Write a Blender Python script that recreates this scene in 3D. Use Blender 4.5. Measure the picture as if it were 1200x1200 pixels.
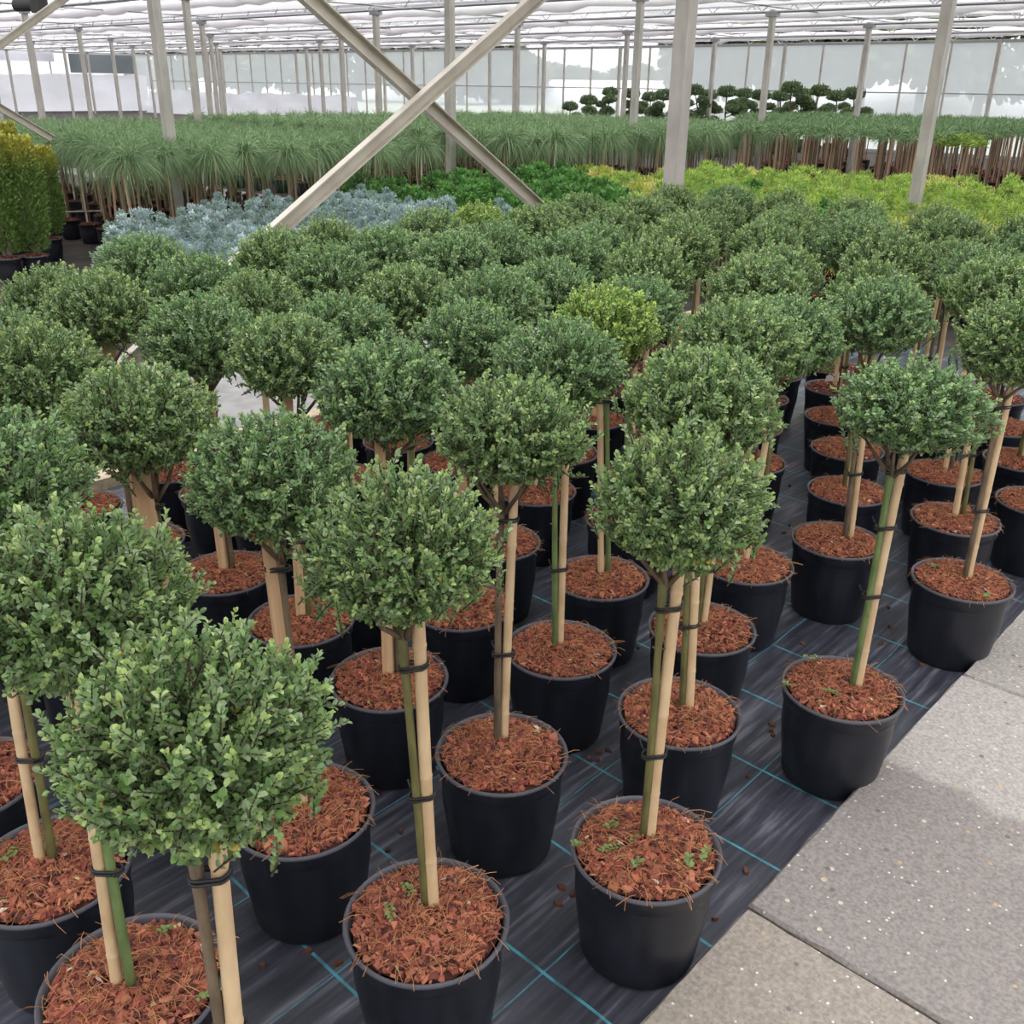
import bpy, math, random
import numpy as np
from mathutils import Vector, Matrix

for o in list(bpy.data.objects): bpy.data.objects.remove(o)
scene = bpy.context.scene
COL = scene.collection
RNG = np.random.default_rng(7)
random.seed(7)

# ------------------------------------------------------------------ camera
F = 1140.0; PITCH = math.atan((600 - 101) / F); ROLL = math.radians(0.9); YAW = math.radians(42.5)
CAMPOS = np.array([0, 0, 1.635])
_h = np.array([-math.sin(YAW), math.cos(YAW), 0]); _r = np.array([math.cos(YAW), math.sin(YAW), 0]); _z = np.array([0, 0, 1.0])
_f = _h * math.cos(PITCH) - _z * math.sin(PITCH); _u = _h * math.sin(PITCH) + _z * math.cos(PITCH)
CR = _r * math.cos(ROLL) + _u * math.sin(ROLL); CU = _u * math.cos(ROLL) - _r * math.sin(ROLL)
cam = bpy.data.cameras.new('camera'); cam.sensor_width = 36; cam.sensor_fit = 'HORIZONTAL'; cam.lens = F / 1200 * 36
cam.clip_end = 500; cam.clip_start = 0.05
co = bpy.data.objects.new('camera', cam); COL.objects.link(co)
m = Matrix.Identity(4)
for i in range(3):
    m[i][0] = CR[i]; m[i][1] = CU[i]; m[i][2] = -_f[i]; m[i][3] = CAMPOS[i]
co.matrix_world = m
scene.camera = co

def ray(x, y): return _f + CR * (x - 600) / F - CU * (y - 600) / F
def at(x, y, z):
    d = ray(x, y); t = (z - CAMPOS[2]) / d[2]; return CAMPOS + d * t
def at_depth(x, y, dep): return CAMPOS + ray(x, y) * dep
def proj(P):
    d = np.array(P) - CAMPOS; w = d @ _f
    if w <= 0.05: return (-9999, -9999, w)
    return 600 + F * (d @ CR) / w, 600 - F * (d @ CU) / w, w

# ------------------------------------------------------------------ light
world = bpy.data.worlds.new('overcast'); scene.world = world; world.use_nodes = True
bg = world.node_tree.nodes['Background']
bg.inputs['Strength'].default_value = 1.0
# standard overcast sky: luminance rises from the horizon to the zenith as (1 + 2 sin h) / 3
_nt = world.node_tree; _tc = _nt.nodes.new('ShaderNodeTexCoord'); _sp = _nt.nodes.new('ShaderNodeSeparateXYZ'); _mr = _nt.nodes.new('ShaderNodeMapRange')
_nt.links.new(_tc.outputs['Generated'], _sp.inputs[0]); _nt.links.new(_sp.outputs['Z'], _mr.inputs[0])
_mr.inputs[1].default_value = 0; _mr.inputs[2].default_value = 1; _mr.inputs[3].default_value = .62; _mr.inputs[4].default_value = 1.86
_vm = _nt.nodes.new('ShaderNodeVectorMath'); _vm.operation = 'SCALE'; _vm.inputs[0].default_value = (.985, .98, 1.0); _nt.links.new(_mr.outputs[0], _vm.inputs['Scale']); _nt.links.new(_vm.outputs[0], bg.inputs['Color'])
scene.view_settings.view_transform = 'Standard'; scene.view_settings.look = 'None'
scene.view_settings.gamma = 1; scene.view_settings.use_curve_mapping = False
scene.view_settings.exposure = 1.12

# ------------------------------------------------------------------ materials
def mat(name, color=(.5, .5, .5), rough=.6, spec=.5, trans=0.0, attr=False, metal=0.0, bump=None, noise=None):
    M = bpy.data.materials.new(name); M.use_nodes = True
    nt = M.node_tree; b = nt.nodes['Principled BSDF']; out = nt.nodes['Material Output']
    b.inputs['Base Color'].default_value = (*color, 1); b.inputs['Roughness'].default_value = rough
    b.inputs['Specular IOR Level'].default_value = spec; b.inputs['Metallic'].default_value = metal
    src = None
    if attr:
        a = nt.nodes.new('ShaderNodeAttribute'); a.attribute_name = 'Col'; src = a.outputs['Color']
        nt.links.new(src, b.inputs['Base Color'])
    if noise:                       # (scale vector, colour a, colour b, detail)
        tc = nt.nodes.new('ShaderNodeTexCoord'); mp = nt.nodes.new('ShaderNodeMapping'); mp.inputs['Scale'].default_value = noise[0]
        n = nt.nodes.new('ShaderNodeTexNoise'); n.inputs['Scale'].default_value = 1; n.inputs['Detail'].default_value = noise[3]
        rp = nt.nodes.new('ShaderNodeValToRGB')
        rp.color_ramp.elements[0].position = .33; rp.color_ramp.elements[0].color = (*noise[1], 1)
        rp.color_ramp.elements[1].position = .68; rp.color_ramp.elements[1].color = (*noise[2], 1)
        nt.links.new(tc.outputs['Object'], mp.inputs[0]); nt.links.new(mp.outputs[0], n.inputs['Vector'])
        nt.links.new(n.outputs[0], rp.inputs[0]); nt.links.new(rp.outputs[0], b.inputs['Base Color'])
        src = rp.outputs[0]
    if bump:
        tc = nt.nodes.new('ShaderNodeTexCoord'); n2 = nt.nodes.new('ShaderNodeTexNoise'); n2.inputs['Scale'].default_value = bump[0]
        n2.inputs['Detail'].default_value = 4
        bp = nt.nodes.new('ShaderNodeBump'); bp.inputs['Strength'].default_value = bump[1]; bp.inputs['Distance'].default_value = bump[2]
        nt.links.new(tc.outputs['Object'], n2.inputs['Vector']); nt.links.new(n2.outputs[0], bp.inputs['Height']); nt.links.new(bp.outputs[0], b.inputs['Normal'])
    if trans > 0:
        t = nt.nodes.new('ShaderNodeBsdfTranslucent'); mx = nt.nodes.new('ShaderNodeMixShader'); mx.inputs[0].default_value = trans
        t.inputs['Color'].default_value = (*color, 1)
        if src: nt.links.new(src, t.inputs['Color'])
        nt.links.new(b.outputs[0], mx.inputs[1]); nt.links.new(t.outputs[0], mx.inputs[2]); nt.links.new(mx.outputs[0], out.inputs['Surface'])
    return M

def film(name, color, clear, translucent):
    """hazy sheet: clear = share seen straight through, the rest scatters"""
    M = bpy.data.materials.new(name); M.use_nodes = True; nt = M.node_tree; out = nt.nodes['Material Output']
    nt.nodes.remove(nt.nodes['Principled BSDF'])
    tp = nt.nodes.new('ShaderNodeBsdfTransparent'); tl = nt.nodes.new('ShaderNodeBsdfTranslucent'); df = nt.nodes.new('ShaderNodeBsdfDiffuse')
    tl.inputs['Color'].default_value = (*color, 1); df.inputs['Color'].default_value = (*color, 1)
    a = nt.nodes.new('ShaderNodeMixShader'); a.inputs[0].default_value = translucent
    nt.links.new(df.outputs[0], a.inputs[1]); nt.links.new(tl.outputs[0], a.inputs[2])
    b = nt.nodes.new('ShaderNodeMixShader'); b.inputs[0].default_value = clear
    nt.links.new(a.outputs[0], b.inputs[1]); nt.links.new(tp.outputs[0], b.inputs[2]); nt.links.new(b.outputs[0], out.inputs['Surface'])
    return M

M_LEAF = mat('leaf', rough=.33, spec=.75, trans=.28, attr=True)
M_NEEDLE = mat('needle', rough=.5, spec=.35, trans=.2, attr=True)
M_BARKCHIP = mat('bark_chip', rough=.8, spec=.25, attr=True)
M_TWIG = mat('twig', (.085, .055, .04), .8, .2)
M_POT = mat('pot_plastic', (.013, .014, .018), .42, .5, bump=(60, .15, .002), noise=((30, 30, 6), (.007, .008, .013), (.015, .017, .026), 3))
M_RIM = mat('pot_rim_lit_plastic', (.085, .085, .10), .5, .5)  # same black plastic painted paler, standing in for light caught on the lip
M_SOIL = mat('mulch_bed', (.1, .04, .025), .9, .2, noise=((90, 90, 90), (.05, .018, .012), (.17, .065, .036), 3), bump=(70, .8, .01))
M_CANE = mat('cane', (.60, .44, .26), .5, .4, noise=((25, 25, 9), (.52, .36, .20), (.70, .53, .32), 3))
M_WOODSTAKE = mat('stake_wood', (.55, .36, .2), .7, .3, noise=((60, 60, 4), (.44, .27, .14), (.62, .42, .24), 4))
M_TIE = mat('tie_rubber', (.01, .01, .012), .5, .5)
M_STEM = {'green': mat('stem_green', (.12, .18, .06), .55, .4, noise=((40, 40, 12), (.08, .125, .045), (.17, .24, .08), 3)),
          'olive': mat('stem_olive', (.13, .12, .045), .6, .3, noise=((40, 40, 12), (.08, .075, .03), (.18, .17, .06), 3)),
          'brown': mat('stem_brown', (.14, .10, .06), .7, .3, noise=((40, 40, 12), (.08, .06, .04), (.19, .14, .09), 3))}
M_GALV = mat('galvanised', (.42, .40, .36), .5, .5, metal=.25, noise=((9, 9, 3), (.34, .32, .29), (.50, .47, .42), 4))
M_BRACE = mat('brace_steel', (.5, .46, .38), .5, .5, metal=.2, noise=((6, 6, 6), (.44, .40, .33), (.55, .51, .43), 3))
M_STEEL = mat('roof_steel', (.30, .30, .31), .5, .5, metal=.2)
M_CHIPWHITE = mat('plant_tag_white', (.8, .8, .82), .5, .4)
M_SCREEN = film('shade_screen_cloth', (.82, .80, .815), .06, .38)
M_ROOFFILM = film('roof_film', (.95, .96, .97), .86, .85)
M_WALLFILM = film('wall_film', (.78, .82, .86), .42, .55)
M_WHITESHEET = mat('white_sheet', (.80, .80, .84), .45, .5, trans=.3, bump=(1.5, .6, .1))
M_DARK = mat('dark_metal', (.03, .03, .032), .5, .5)
M_TIMBER = mat('timber', (.52, .42, .28), .7, .3, noise=((6, 40, 40), (.42, .33, .21), (.60, .50, .35), 4))

def build_mat_material():
    M = bpy.data.materials.new('woven_ground_cover'); M.use_nodes = True; nt = M.node_tree; N = nt.nodes; L = nt.links
    b = N['Principled BSDF']; b.inputs['Roughness'].default_value = .38; b.inputs['Specular IOR Level'].default_value = .5
    tc = N.new('ShaderNodeTexCoord'); sep = N.new('ShaderNodeSeparateXYZ'); L.new(tc.outputs['Object'], sep.inputs[0])
    def math_(op, a, bv=None, c=None):
        n = N.new('ShaderNodeMath'); n.operation = op
        for i, v in enumerate((a, bv, c)):
            if v is None: continue
            if isinstance(v, (int, float)): n.inputs[i].default_value = v
            else: L.new(v, n.inputs[i])
        return n.outputs[0]
    wob = N.new('ShaderNodeTexNoise'); wob.inputs['Scale'].default_value = 3.0; L.new(tc.outputs['Object'], wob.inputs['Vector'])
    w = math_('MULTIPLY', math_('SUBTRACT', wob.outputs[0], .5), .02)
    def line(coord, off, per, half):
        s = math_('ADD', math_('SUBTRACT', coord, off), w)
        fr = math_('FRACT', math_('DIVIDE', s, per))
        d = math_('MULTIPLY', math_('ABSOLUTE', math_('SUBTRACT', fr, .5)), per)
        return math_('LESS_THAN', d, half)
    lx = line(sep.outputs['Y'], 1.102 + .146, .292, .0034)
    ly = line(sep.outputs['X'], -.905 + .15, .30, .0018)
    brk = N.new('ShaderNodeTexNoise'); brk.inputs['Scale'].default_value = 22; L.new(tc.outputs['Object'], brk.inputs['Vector'])
    fade = N.new('ShaderNodeMapRange'); fade.inputs[1].default_value = .35; fade.inputs[2].default_value = .6; L.new(brk.outputs[0], fade.inputs[0])
    fade.inputs[3].default_value = .35
    lines = math_('MULTIPLY', math_('MAXIMUM', lx, math_('MULTIPLY', ly, .8)), fade.outputs[0])
    mp = N.new('ShaderNodeMapping'); mp.inputs['Scale'].default_value = (55, 3.5, 1); L.new(tc.outputs['Object'], mp.inputs[0])
    st = N.new('ShaderNodeTexNoise'); st.inputs['Scale'].default_value = 1; st.inputs['Detail'].default_value = 4; L.new(mp.outputs[0], st.inputs['Vector'])
    bl = N.new('ShaderNodeTexNoise'); bl.inputs['Scale'].default_value = 4; bl.inputs['Detail'].default_value = 5; L.new(tc.outputs['Object'], bl.inputs['Vector'])
    s2 = math_('MULTIPLY', st.outputs[0], math_('ADD', bl.outputs[0], .5))
    rp = N.new('ShaderNodeValToRGB'); L.new(s2, rp.inputs[0])
    rp.color_ramp.elements[0].position = .36; rp.color_ramp.elements[0].color = (.028, .030, .041, 1)
    rp.color_ramp.elements[1].position = .80; rp.color_ramp.elements[1].color = (.22, .22, .26, 1)
    e = rp.color_ramp.elements.new(.55); e.color = (.06, .064, .085, 1)
    mx = N.new('ShaderNodeMix'); mx.data_type = 'RGBA'; L.new(lines, mx.inputs[0]); L.new(rp.outputs[0], mx.inputs[6]); mx.inputs[7].default_value = (.07, .36, .44, 1)
    L.new(mx.outputs[2], b.inputs['Base Color'])
    wv = N.new('ShaderNodeTexWave'); wv.inputs['Scale'].default_value = 130; wv.bands_direction = 'X'; L.new(tc.outputs['Object'], wv.inputs['Vector'])
    hh = math_('ADD', math_('MULTIPLY', st.outputs[0], .6), math_('MULTIPLY', wv.outputs[0], .25))
    bp = N.new('ShaderNodeBump'); bp.inputs['Strength'].default_value = .35; bp.inputs['Distance'].default_value = .004; L.new(hh, bp.inputs['Height']); L.new(bp.outputs[0], b.inputs['Normal'])
    return M
M_MAT = build_mat_material()

def build_concrete(tone_a=(.285, .258, .24), tone_b=(.42, .39, .36), stain=(.0, .0)):
    M = bpy.data.materials.new('paving_concrete'); M.use_nodes = True; nt = M.node_tree; N = nt.nodes; L = nt.links
    b = N['Principled BSDF']; b.inputs['Roughness'].default_value = .8; b.inputs['Specular IOR Level'].default_value = .3
    tc = N.new('ShaderNodeTexCoord')
    def noise(sc, det=4):
        n = N.new('ShaderNodeTexNoise'); n.inputs['Scale'].default_value = sc; n.inputs['Detail'].default_value = det; L.new(tc.outputs['Object'], n.inputs['Vector']); return n.outputs[0]
    sx = N.new('ShaderNodeSeparateXYZ'); L.new(tc.outputs['Object'], sx.inputs[0])
    def mth(op, p, q):
        n = N.new('ShaderNodeMath'); n.operation = op
        for i, v in enumerate((p, q)):
            if isinstance(v, (int, float)): n.inputs[i].default_value = v
            else: L.new(v, n.inputs[i])
        return n.outputs[0]
    edge = mth('ADD', mth('ADD', mth('MULTIPLY', sx.outputs['Y'], .5), mth('MULTIPLY', sx.outputs['X'], stain[1])), mth('MULTIPLY', noise(3.0, 3), .30))
    base = N.new('ShaderNodeValToRGB'); L.new(mth('SUBTRACT', mth('ADD', edge, .35), stain[0]), base.inputs[0])
    base.color_ramp.elements[0].position = .49; base.color_ramp.elements[0].color = (*tone_a, 1)
    base.color_ramp.elements[1].position = .515; base.color_ramp.elements[1].color = (*tone_b, 1)
    fine = N.new('ShaderNodeValToRGB'); L.new(noise(120, 3), fine.inputs[0])
    fine.color_ramp.elements[0].position = .3; fine.color_ramp.elements[0].color = (.72, .72, .73, 1)
    fine.color_ramp.elements[1].position = .72; fine.color_ramp.elements[1].color = (1.2, 1.19, 1.17, 1)
    mul = N.new('ShaderNodeMix'); mul.data_type = 'RGBA'; mul.blend_type = 'MULTIPLY'; mul.inputs[0].default_value = 1
    L.new(base.outputs[0], mul.inputs[6]); L.new(fine.outputs[0], mul.inputs[7])
    cur = mul.outputs[2]
    for sc, thr, keep, col in ((34, .20, .90, (.70, .62, .46, 1)), (27, .17, .88, (.13, .12, .13, 1)), (75, .24, .90, (.78, .75, .68, 1)), (40, .22, .93, (.55, .38, .20, 1)), (110, .2, .8, (.2, .19, .19, 1))):
        v = N.new('ShaderNodeTexVoronoi'); v.inputs['Scale'].default_value = sc; L.new(tc.outputs['Object'], v.inputs['Vector'])
        a = N.new('ShaderNodeMath'); a.operation = 'LESS_THAN'; a.inputs[1].default_value = thr; L.new(v.outputs['Distance'], a.inputs[0])
        s = N.new('ShaderNodeSeparateColor'); L.new(v.outputs['Color'], s.inputs[0])
        g = N.new('ShaderNodeMath'); g.operation = 'GREATER_THAN'; g.inputs[1].default_value = keep; L.new(s.outputs[0], g.inputs[0])
        k = N.new('ShaderNodeMath'); k.operation = 'MULTIPLY'; L.new(a.outputs[0], k.inputs[0]); L.new(g.outputs[0], k.inputs[1])
        k2 = N.new('ShaderNodeMath'); k2.operation = 'MULTIPLY'; L.new(k.outputs[0], k2.inputs[0]); k2.inputs[1].default_value = .75
        mx = N.new('ShaderNodeMix'); mx.data_type = 'RGBA'; L.new(k2.outputs[0], mx.inputs[0]); L.new(cur, mx.inputs[6]); mx.inputs[7].default_value = col
        cur = mx.outputs[2]
    L.new(cur, b.inputs['Base Color'])
    bp = N.new('ShaderNodeBump'); bp.inputs['Strength'].default_value = .3; bp.inputs['Distance'].default_value = .004; L.new(noise(90, 5), bp.inputs['Height']); L.new(bp.outputs[0], b.inputs['Normal'])
    return M
M_SLABS = [build_concrete(stain=(.0, .10)), build_concrete((.33, .292, .245), (.34, .30, .255), (.2, 0)), build_concrete((.38, .355, .325), (.42, .39, .36), (.1, .2))]
M_GROUND = mat('bed_ground', (.05, .045, .04), .85, .3, noise=((3, 3, 3), (.03, .028, .027), (.075, .06, .05), 5))
M_PATH = mat('path_concrete', (.42, .40, .38), .8, .3, noise=((8, 8, 8), (.25, .245, .24), (.36, .35, .34), 5))
M_FIELD = mat('outdoor_field', (.27, .30, .23), .9, .2)

# ------------------------------------------------------------------ mesh helpers
class MB:
    def __init__(s): s.v = []; s.f = []; s.c = []
    def add(s, v, f, c=None):
        o = len(s.v); s.v.extend([tuple(p) for p in v]); s.f.extend([tuple(i + o for i in q) for q in f])
        if c is not None: s.c.extend([c] * len(v))
    def box(s, a, b, c=None):
        (x0, y0, z0), (x1, y1, z1) = a, b
        s.add([(x0, y0, z0), (x1, y0, z0), (x1, y1, z0), (x0, y1, z0), (x0, y0, z1), (x1, y0, z1), (x1, y1, z1), (x0, y1, z1)],
              [(0, 3, 2, 1), (4, 5, 6, 7), (0, 1, 5, 4), (1, 2, 6, 5), (2, 3, 7, 6), (3, 0, 4, 7)], c)
    def tube(s, pts, rad, n=8, cap=True, c=None, square=False):
        pts = [np.array(p, float) for p in pts]
        if not hasattr(rad, '__len__'): rad = [rad] * len(pts)
        rings = []
        ref = np.array([0, 0, 1.0]) if abs((pts[-1] - pts[0])[2]) < .8 * np.linalg.norm(pts[-1] - pts[0]) else np.array([1.0, 0, 0])
        for i, p in enumerate(pts):
            t = pts[min(i + 1, len(pts) - 1)] - pts[max(i - 1, 0)]; t = t / (np.linalg.norm(t) + 1e-9)
            a = np.cross(t, ref); a /= (np.linalg.norm(a) + 1e-9); b = np.cross(t, a)
            ph = math.pi / 4 if square else 0
            rings.append([p + rad[i] * (math.cos(2 * math.pi * k / n + ph) * a + math.sin(2 * math.pi * k / n + ph) * b) for k in range(n)])
        v = [q for r in rings for q in r]; f = []
        for i in range(len(pts) - 1):
            for k in range(n):
                f.append((i * n + k, i * n + (k + 1) % n, (i + 1) * n + (k + 1) % n, (i + 1) * n + k))
        if cap:
            f.append(tuple(range(n))[::-1]); f.append(tuple((len(pts) - 1) * n + k for k in range(n)))
        s.add(v, f, c)
    def lathe(s, prof, n=40, c=None):
        v = [(r * math.cos(2 * math.pi * k / n), r * math.sin(2 * math.pi * k / n), z) for r, z in prof for k in range(n)]
        f = [(i * n + k, i * n + (k + 1) % n, (i + 1) * n + (k + 1) % n, (i + 1) * n + k) for i in range(len(prof) - 1) for k in range(n)]
        s.add(v, f, c)
    def mesh(s, name, material, smooth=False):
        me = bpy.data.meshes.new(name); me.from_pydata(s.v, [], s.f); me.materials.append(material)
        if s.c:
            a = me.color_attributes.new('Col', 'FLOAT_COLOR', 'POINT')
            arr = np.ones((len(s.v), 4), np.float32); arr[:, :3] = np.array(s.c); a.data.foreach_set('color', arr.ravel())
        if smooth: me.polygons.foreach_set('use_smooth', [True] * len(me.polygons))
        me.update(); return me

def smooth_by_angle(me, deg=40):
    me.polygons.foreach_set('use_smooth', [True] * len(me.polygons))
    try: me.set_sharp_from_angle(angle=math.radians(deg))
    except Exception: pass
    return me

def link(name, me, parent=None, loc=None, rotz=None, scale=None, kind=None, label=None):
    o = bpy.data.objects.new(name, me); COL.objects.link(o)
    if parent: o.parent = parent
    if loc is not None: o.location = loc
    if rotz is not None: o.rotation_euler = (0, 0, rotz)
    if scale is not None: o.scale = scale if hasattr(scale, '__len__') else (scale,) * 3
    if kind: o['kind'] = kind
    if label: o['label'] = label
    return o
def tag(o, label, cat, group=None, kind=None):
    o['label'] = label; o['category'] = cat
    if group: o['group'] = group
    if kind: o['kind'] = kind
    return o
def thing(name, loc, label, cat, group=None, rotz=0):
    o = bpy.data.objects.new(name, None); COL.objects.link(o); o.location = loc; o.rotation_euler = (0, 0, rotz); o.empty_display_size = .05
    return tag(o, label, cat, group)

def quads_mesh(name, V, nper, faces, colors, material, smooth=False):
    """V (N,nper,3) ; faces per item; colours (N,3)"""
    N = V.shape[0]; me = bpy.data.meshes.new(name)
    fa = np.array(faces); k = fa.shape[1]
    F_ = (fa[None, :, :] + (np.arange(N) * nper)[:, None, None]).reshape(-1)
    nf = N * fa.shape[0]
    me.vertices.add(N * nper); me.vertices.foreach_set('co', V.reshape(-1).astype(np.float32))
    me.loops.add(nf * k); me.loops.foreach_set('vertex_index', F_.astype(np.int32))
    me.polygons.add(nf); me.polygons.foreach_set('loop_start', (np.arange(nf) * k).astype(np.int32))
    me.update(calc_edges=True)
    a = me.color_attributes.new('Col', 'FLOAT_COLOR', 'POINT')
    arr = np.ones((N * nper, 4), np.float32); arr[:, :3] = np.repeat(colors, nper, axis=0); a.data.foreach_set('color', arr.ravel())
    me.materials.append(material)
    if smooth: me.polygons.foreach_set('use_smooth', [True] * nf)
    me.validate(); return me

def unit(a): return a / (np.linalg.norm(a, axis=-1, keepdims=True) + 1e-9)
def leaf_verts(pos, d, nrm, ln, wd, fold=.25):
    """six-point oval leaf folded along its midrib"""
    d = unit(d); s = unit(np.cross(d, nrm)); n = unit(np.cross(s, d)); ln = ln[:, None]; wd = wd[:, None]
    P = [pos, pos + d * ln * .38 + s * wd * .5 + n * wd * fold, pos + d * ln * .78 + s * wd * .42 + n * wd * fold * .8,
         pos + d * ln - n * ln * .06, pos + d * ln * .78 - s * wd * .42 + n * wd * fold * .8, pos + d * ln * .38 - s * wd * .5 + n * wd * fold]
    return np.stack(P, 1)
LEAF_F = [(0, 1, 2, 3), (0, 3, 4, 5)]

def fib(n, jit=0.0, rng=RNG):
    i = np.arange(n) + .5; ph = np.arccos(1 - 2 * i / n); th = math.pi * (1 + 5 ** .5) * i
    d = np.stack([np.cos(th) * np.sin(ph), np.sin(th) * np.sin(ph), np.cos(ph)], 1)
    return unit(d + rng.normal(0, jit, d.shape))

# ------------------------------------------------------------------ floor
GX0, GX1, GY0, GY1 = -75, 30, -14, 29.7; WALLY0 = 29.45
mb = MB(); mb.box((-160, WALLY0 + .3, -.28), (60, 130, .0)); o = link('floor_field', mb.mesh('floor_field', M_FIELD), kind='structure'); tag(o, 'green field outside beyond the far wall', 'field')
mb = MB(); mb.box((GX0, GY0, -.30), (GX1, GY1, -.004)); FLOOR = link('floor', mb.mesh('floor', M_GROUND), kind='structure')
tag(FLOOR, 'dark ground under the nursery beds', 'floor')
mb = MB(); mb.box((-3.95, -3.2, -.02), (-.45, 7.0, 0.0)); o = link('floor_mat', mb.mesh('floor_mat', M_MAT), kind='structure')
tag(o, 'black woven ground cover with blue grid lines under the pots', 'ground cover')
mb = MB(); mb.box((-5.9, -3.2, -.02), (-4.15, 6.1, .012)); o = link('floor_path', mb.mesh('floor_path', M_PATH), kind='structure')
tag(o, 'pale grey concrete path behind the ball tree bed', 'path')
mb = MB(); mb.box((-4.14, -3.2, -.02), (-3.96, 7.0, .045)); o = link('timber_edging', mb.mesh('timber_edging', M_TIMBER))
tag(o, 'pale timber edging board between the mat and concrete path', 'edging')
mb = MB(); mb.box((-30, 8.5, -.02), (-9.1, 9.15, .01)); o = link('floor_cross_path', mb.mesh('floor_cross_path', M_PATH), kind='structure')
tag(o, 'grey path between the two beds of weeping standards', 'path')

def slab_mesh(w, l, h, seed):
    rng = np.random.default_rng(seed); mb = MB(); n = 26; mm = 11
    top = []
    ring = []
    for i in range(mm): ring.append((i / mm, 0))
    for i in range(n): ring.append((1, i / n))
    for i in range(mm): ring.append((1 - i / mm, 1))
    for i in range(n): ring.append((0, 1 - i / n))
    k = len(ring); v = []; 
    for ins, z in ((0, 0.0), (0, h - .008), (.006, h)):
        for (a, b) in ring:
            j = rng.normal(0, .0013, 2)
            x = (a - .5) * (w - 2 * ins) + j[0]; y = (b - .5) * (l - 2 * ins) + j[1]
            v.append((x, y, z))
    f = [(r * k + i, r * k + (i + 1) % k, (r + 1) * k + (i + 1) % k, (r + 1) * k + i) for r in range(2) for i in range(k)]
    f.append(tuple(2 * k + i for i in range(k))); mb.add(v, f)
    return mb.mesh('paving_slab', M_SLABS[seed])
slabs = [slab_mesh(.525, 1.235, .055, s) for s in (0, 1, 2)]
for c in range(3):
    for r in range(-3, 8):
        y = 1.505 + 1.245 * r + (.0, .13, -.2)[c]
        x = -.415 + .54 * c
        o = link('paving_slab', slabs[(0 if r == 0 else 1 if r == -1 else 2) if c == 0 else (r + c) % 3], FLOOR, (x + RNG.normal(0, .004), y + .62, -.012 + RNG.normal(0, .002)), rotz=RNG.normal(0, .003))

# ------------------------------------------------------------------ greenhouse frame
PX = [-3.66 - 6.2 * k for k in range(9)]; PY = [5.46 + 4.0 * j for j in range(6)]
WALLY = 29.45; WALLX = -54.5; ZB = 2.9
def bar(name, a, b, w, material, parent=None):
    mb = MB(); mb.tube([a, b], w / math.sqrt(2), 4, True, square=True); return link(name, mb.mesh(name, material), parent)
posts = {}
for i, x in enumerate(PX):
    for j, y in enumerate(PY):
        q = proj((x, y, 1.6))
        if not (-80 < q[0] < 1300): continue
        t = thing('support_post', (x, y, 0), 'grey galvanised steel roof post rising out of the beds', 'post', 'galvanised roof posts inside the greenhouse')
        mb = MB(); mb.tube([(0, 0, 0), (0, 0, ZB + .05)], .095 / math.sqrt(2), 4, True, square=True); link('shaft', mb.mesh('post_shaft', M_GALV), t)
        mb = MB(); mb.box((-.11, -.07, ZB - .06), (.11, .07, ZB + .02)); link('cap_bracket', mb.mesh('post_bracket', M_STEEL), t)
        posts[(i, j)] = t
posts[(0, 0)]['label'] = 'thick galvanised post rising just behind the ball tree bed'; del posts[(0, 0)]['group']
posts[(0, 1)]['label'] = 'galvanised post standing among the yellow conifers'; del posts[(0, 1)]['group']
posts[(1, 0)]['label'] = 'galvanised post standing in the weeping standards beside the yew columns'; del posts[(1, 0)]['group']

def brace(x, yc, zc, sl, lo, hi, lab, up):
    # bar in the plane X = x running along Y
    za, zb = lo, hi
    ya = yc + (za - zc) / sl; yb = yc + (zb - zc) / sl
    mb = MB(); d = np.array([0, yb - ya, zb - za]); L_ = np.linalg.norm(d)
    ang = math.atan2(zb - za, yb - ya)
    # U-profile bar: back plate and two flanges
    h = .032; t = .006; dp = .035
    mb.box((-t, 0, -h), (t, L_, h)); mb.box((t, 0, h - t), (dp, L_, h)); mb.box((t, 0, -h), (dp, L_, -h + t))
    o = link('cross_brace', mb.mesh('cross_brace', M_BRACE)); o.location = (x, ya, za); o.rotation_euler = (ang, 0, 0)
    return tag(o, lab, 'brace')
brace(-3.58, 3.27, 1.585, .60, .0, ZB, 'pale steel brace bar rising to the thick post by the ball trees', 1)
brace(-3.65, 3.27, 1.59, -.632, .0, ZB, 'pale steel brace bar sloping down to the thick post by the ball trees', -1)
brace(-9.72, 3.85, 1.89, .63, .05, ZB, 'steel brace bar above the yew columns rising to its post', 1)
brace(-9.86, 3.81, 1.40, -.64, 1.12, ZB, 'steel brace bar sloping down behind the yew columns', -1)

XL, XR = WALLX, 8.0
ORDN = ['first', 'second', 'third', 'fourth', 'fifth', 'sixth', 'seventh', 'eighth', 'ninth', 'tenth']
TR_Y = [-6.54, -2.54, 1.46] + PY + [WALLY]
for j, y in enumerate(TR_Y):
    t = thing('roof_truss', (0, y, 0), 'grey lattice roof truss, ' + ORDN[len(TR_Y) - 1 - j] + ' counted from the far film wall', 'truss', 'parallel roof trusses')
    for nm, z, r in (('bottom_chord', ZB + .02, .028), ('top_chord', ZB + .46, .034)):
        mb = MB(); mb.tube([(XL, 0, z), (XR, 0, z)], r, 6); link(nm, mb.mesh(nm, M_STEEL), t)
    mb = MB(); p = 1.033; x = XL; zlo = ZB + .03; zhi = ZB + .45
    while x < XR - p:
        mb.tube([(x, 0, zlo), (x + p / 2, 0, zhi)], .011, 4, False); mb.tube([(x + p / 2, 0, zhi), (x + p, 0, zlo)], .011, 4, False); x += p
    link('web_bars', mb.mesh('web_bars', M_STEEL), t, kind='stuff')
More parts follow.
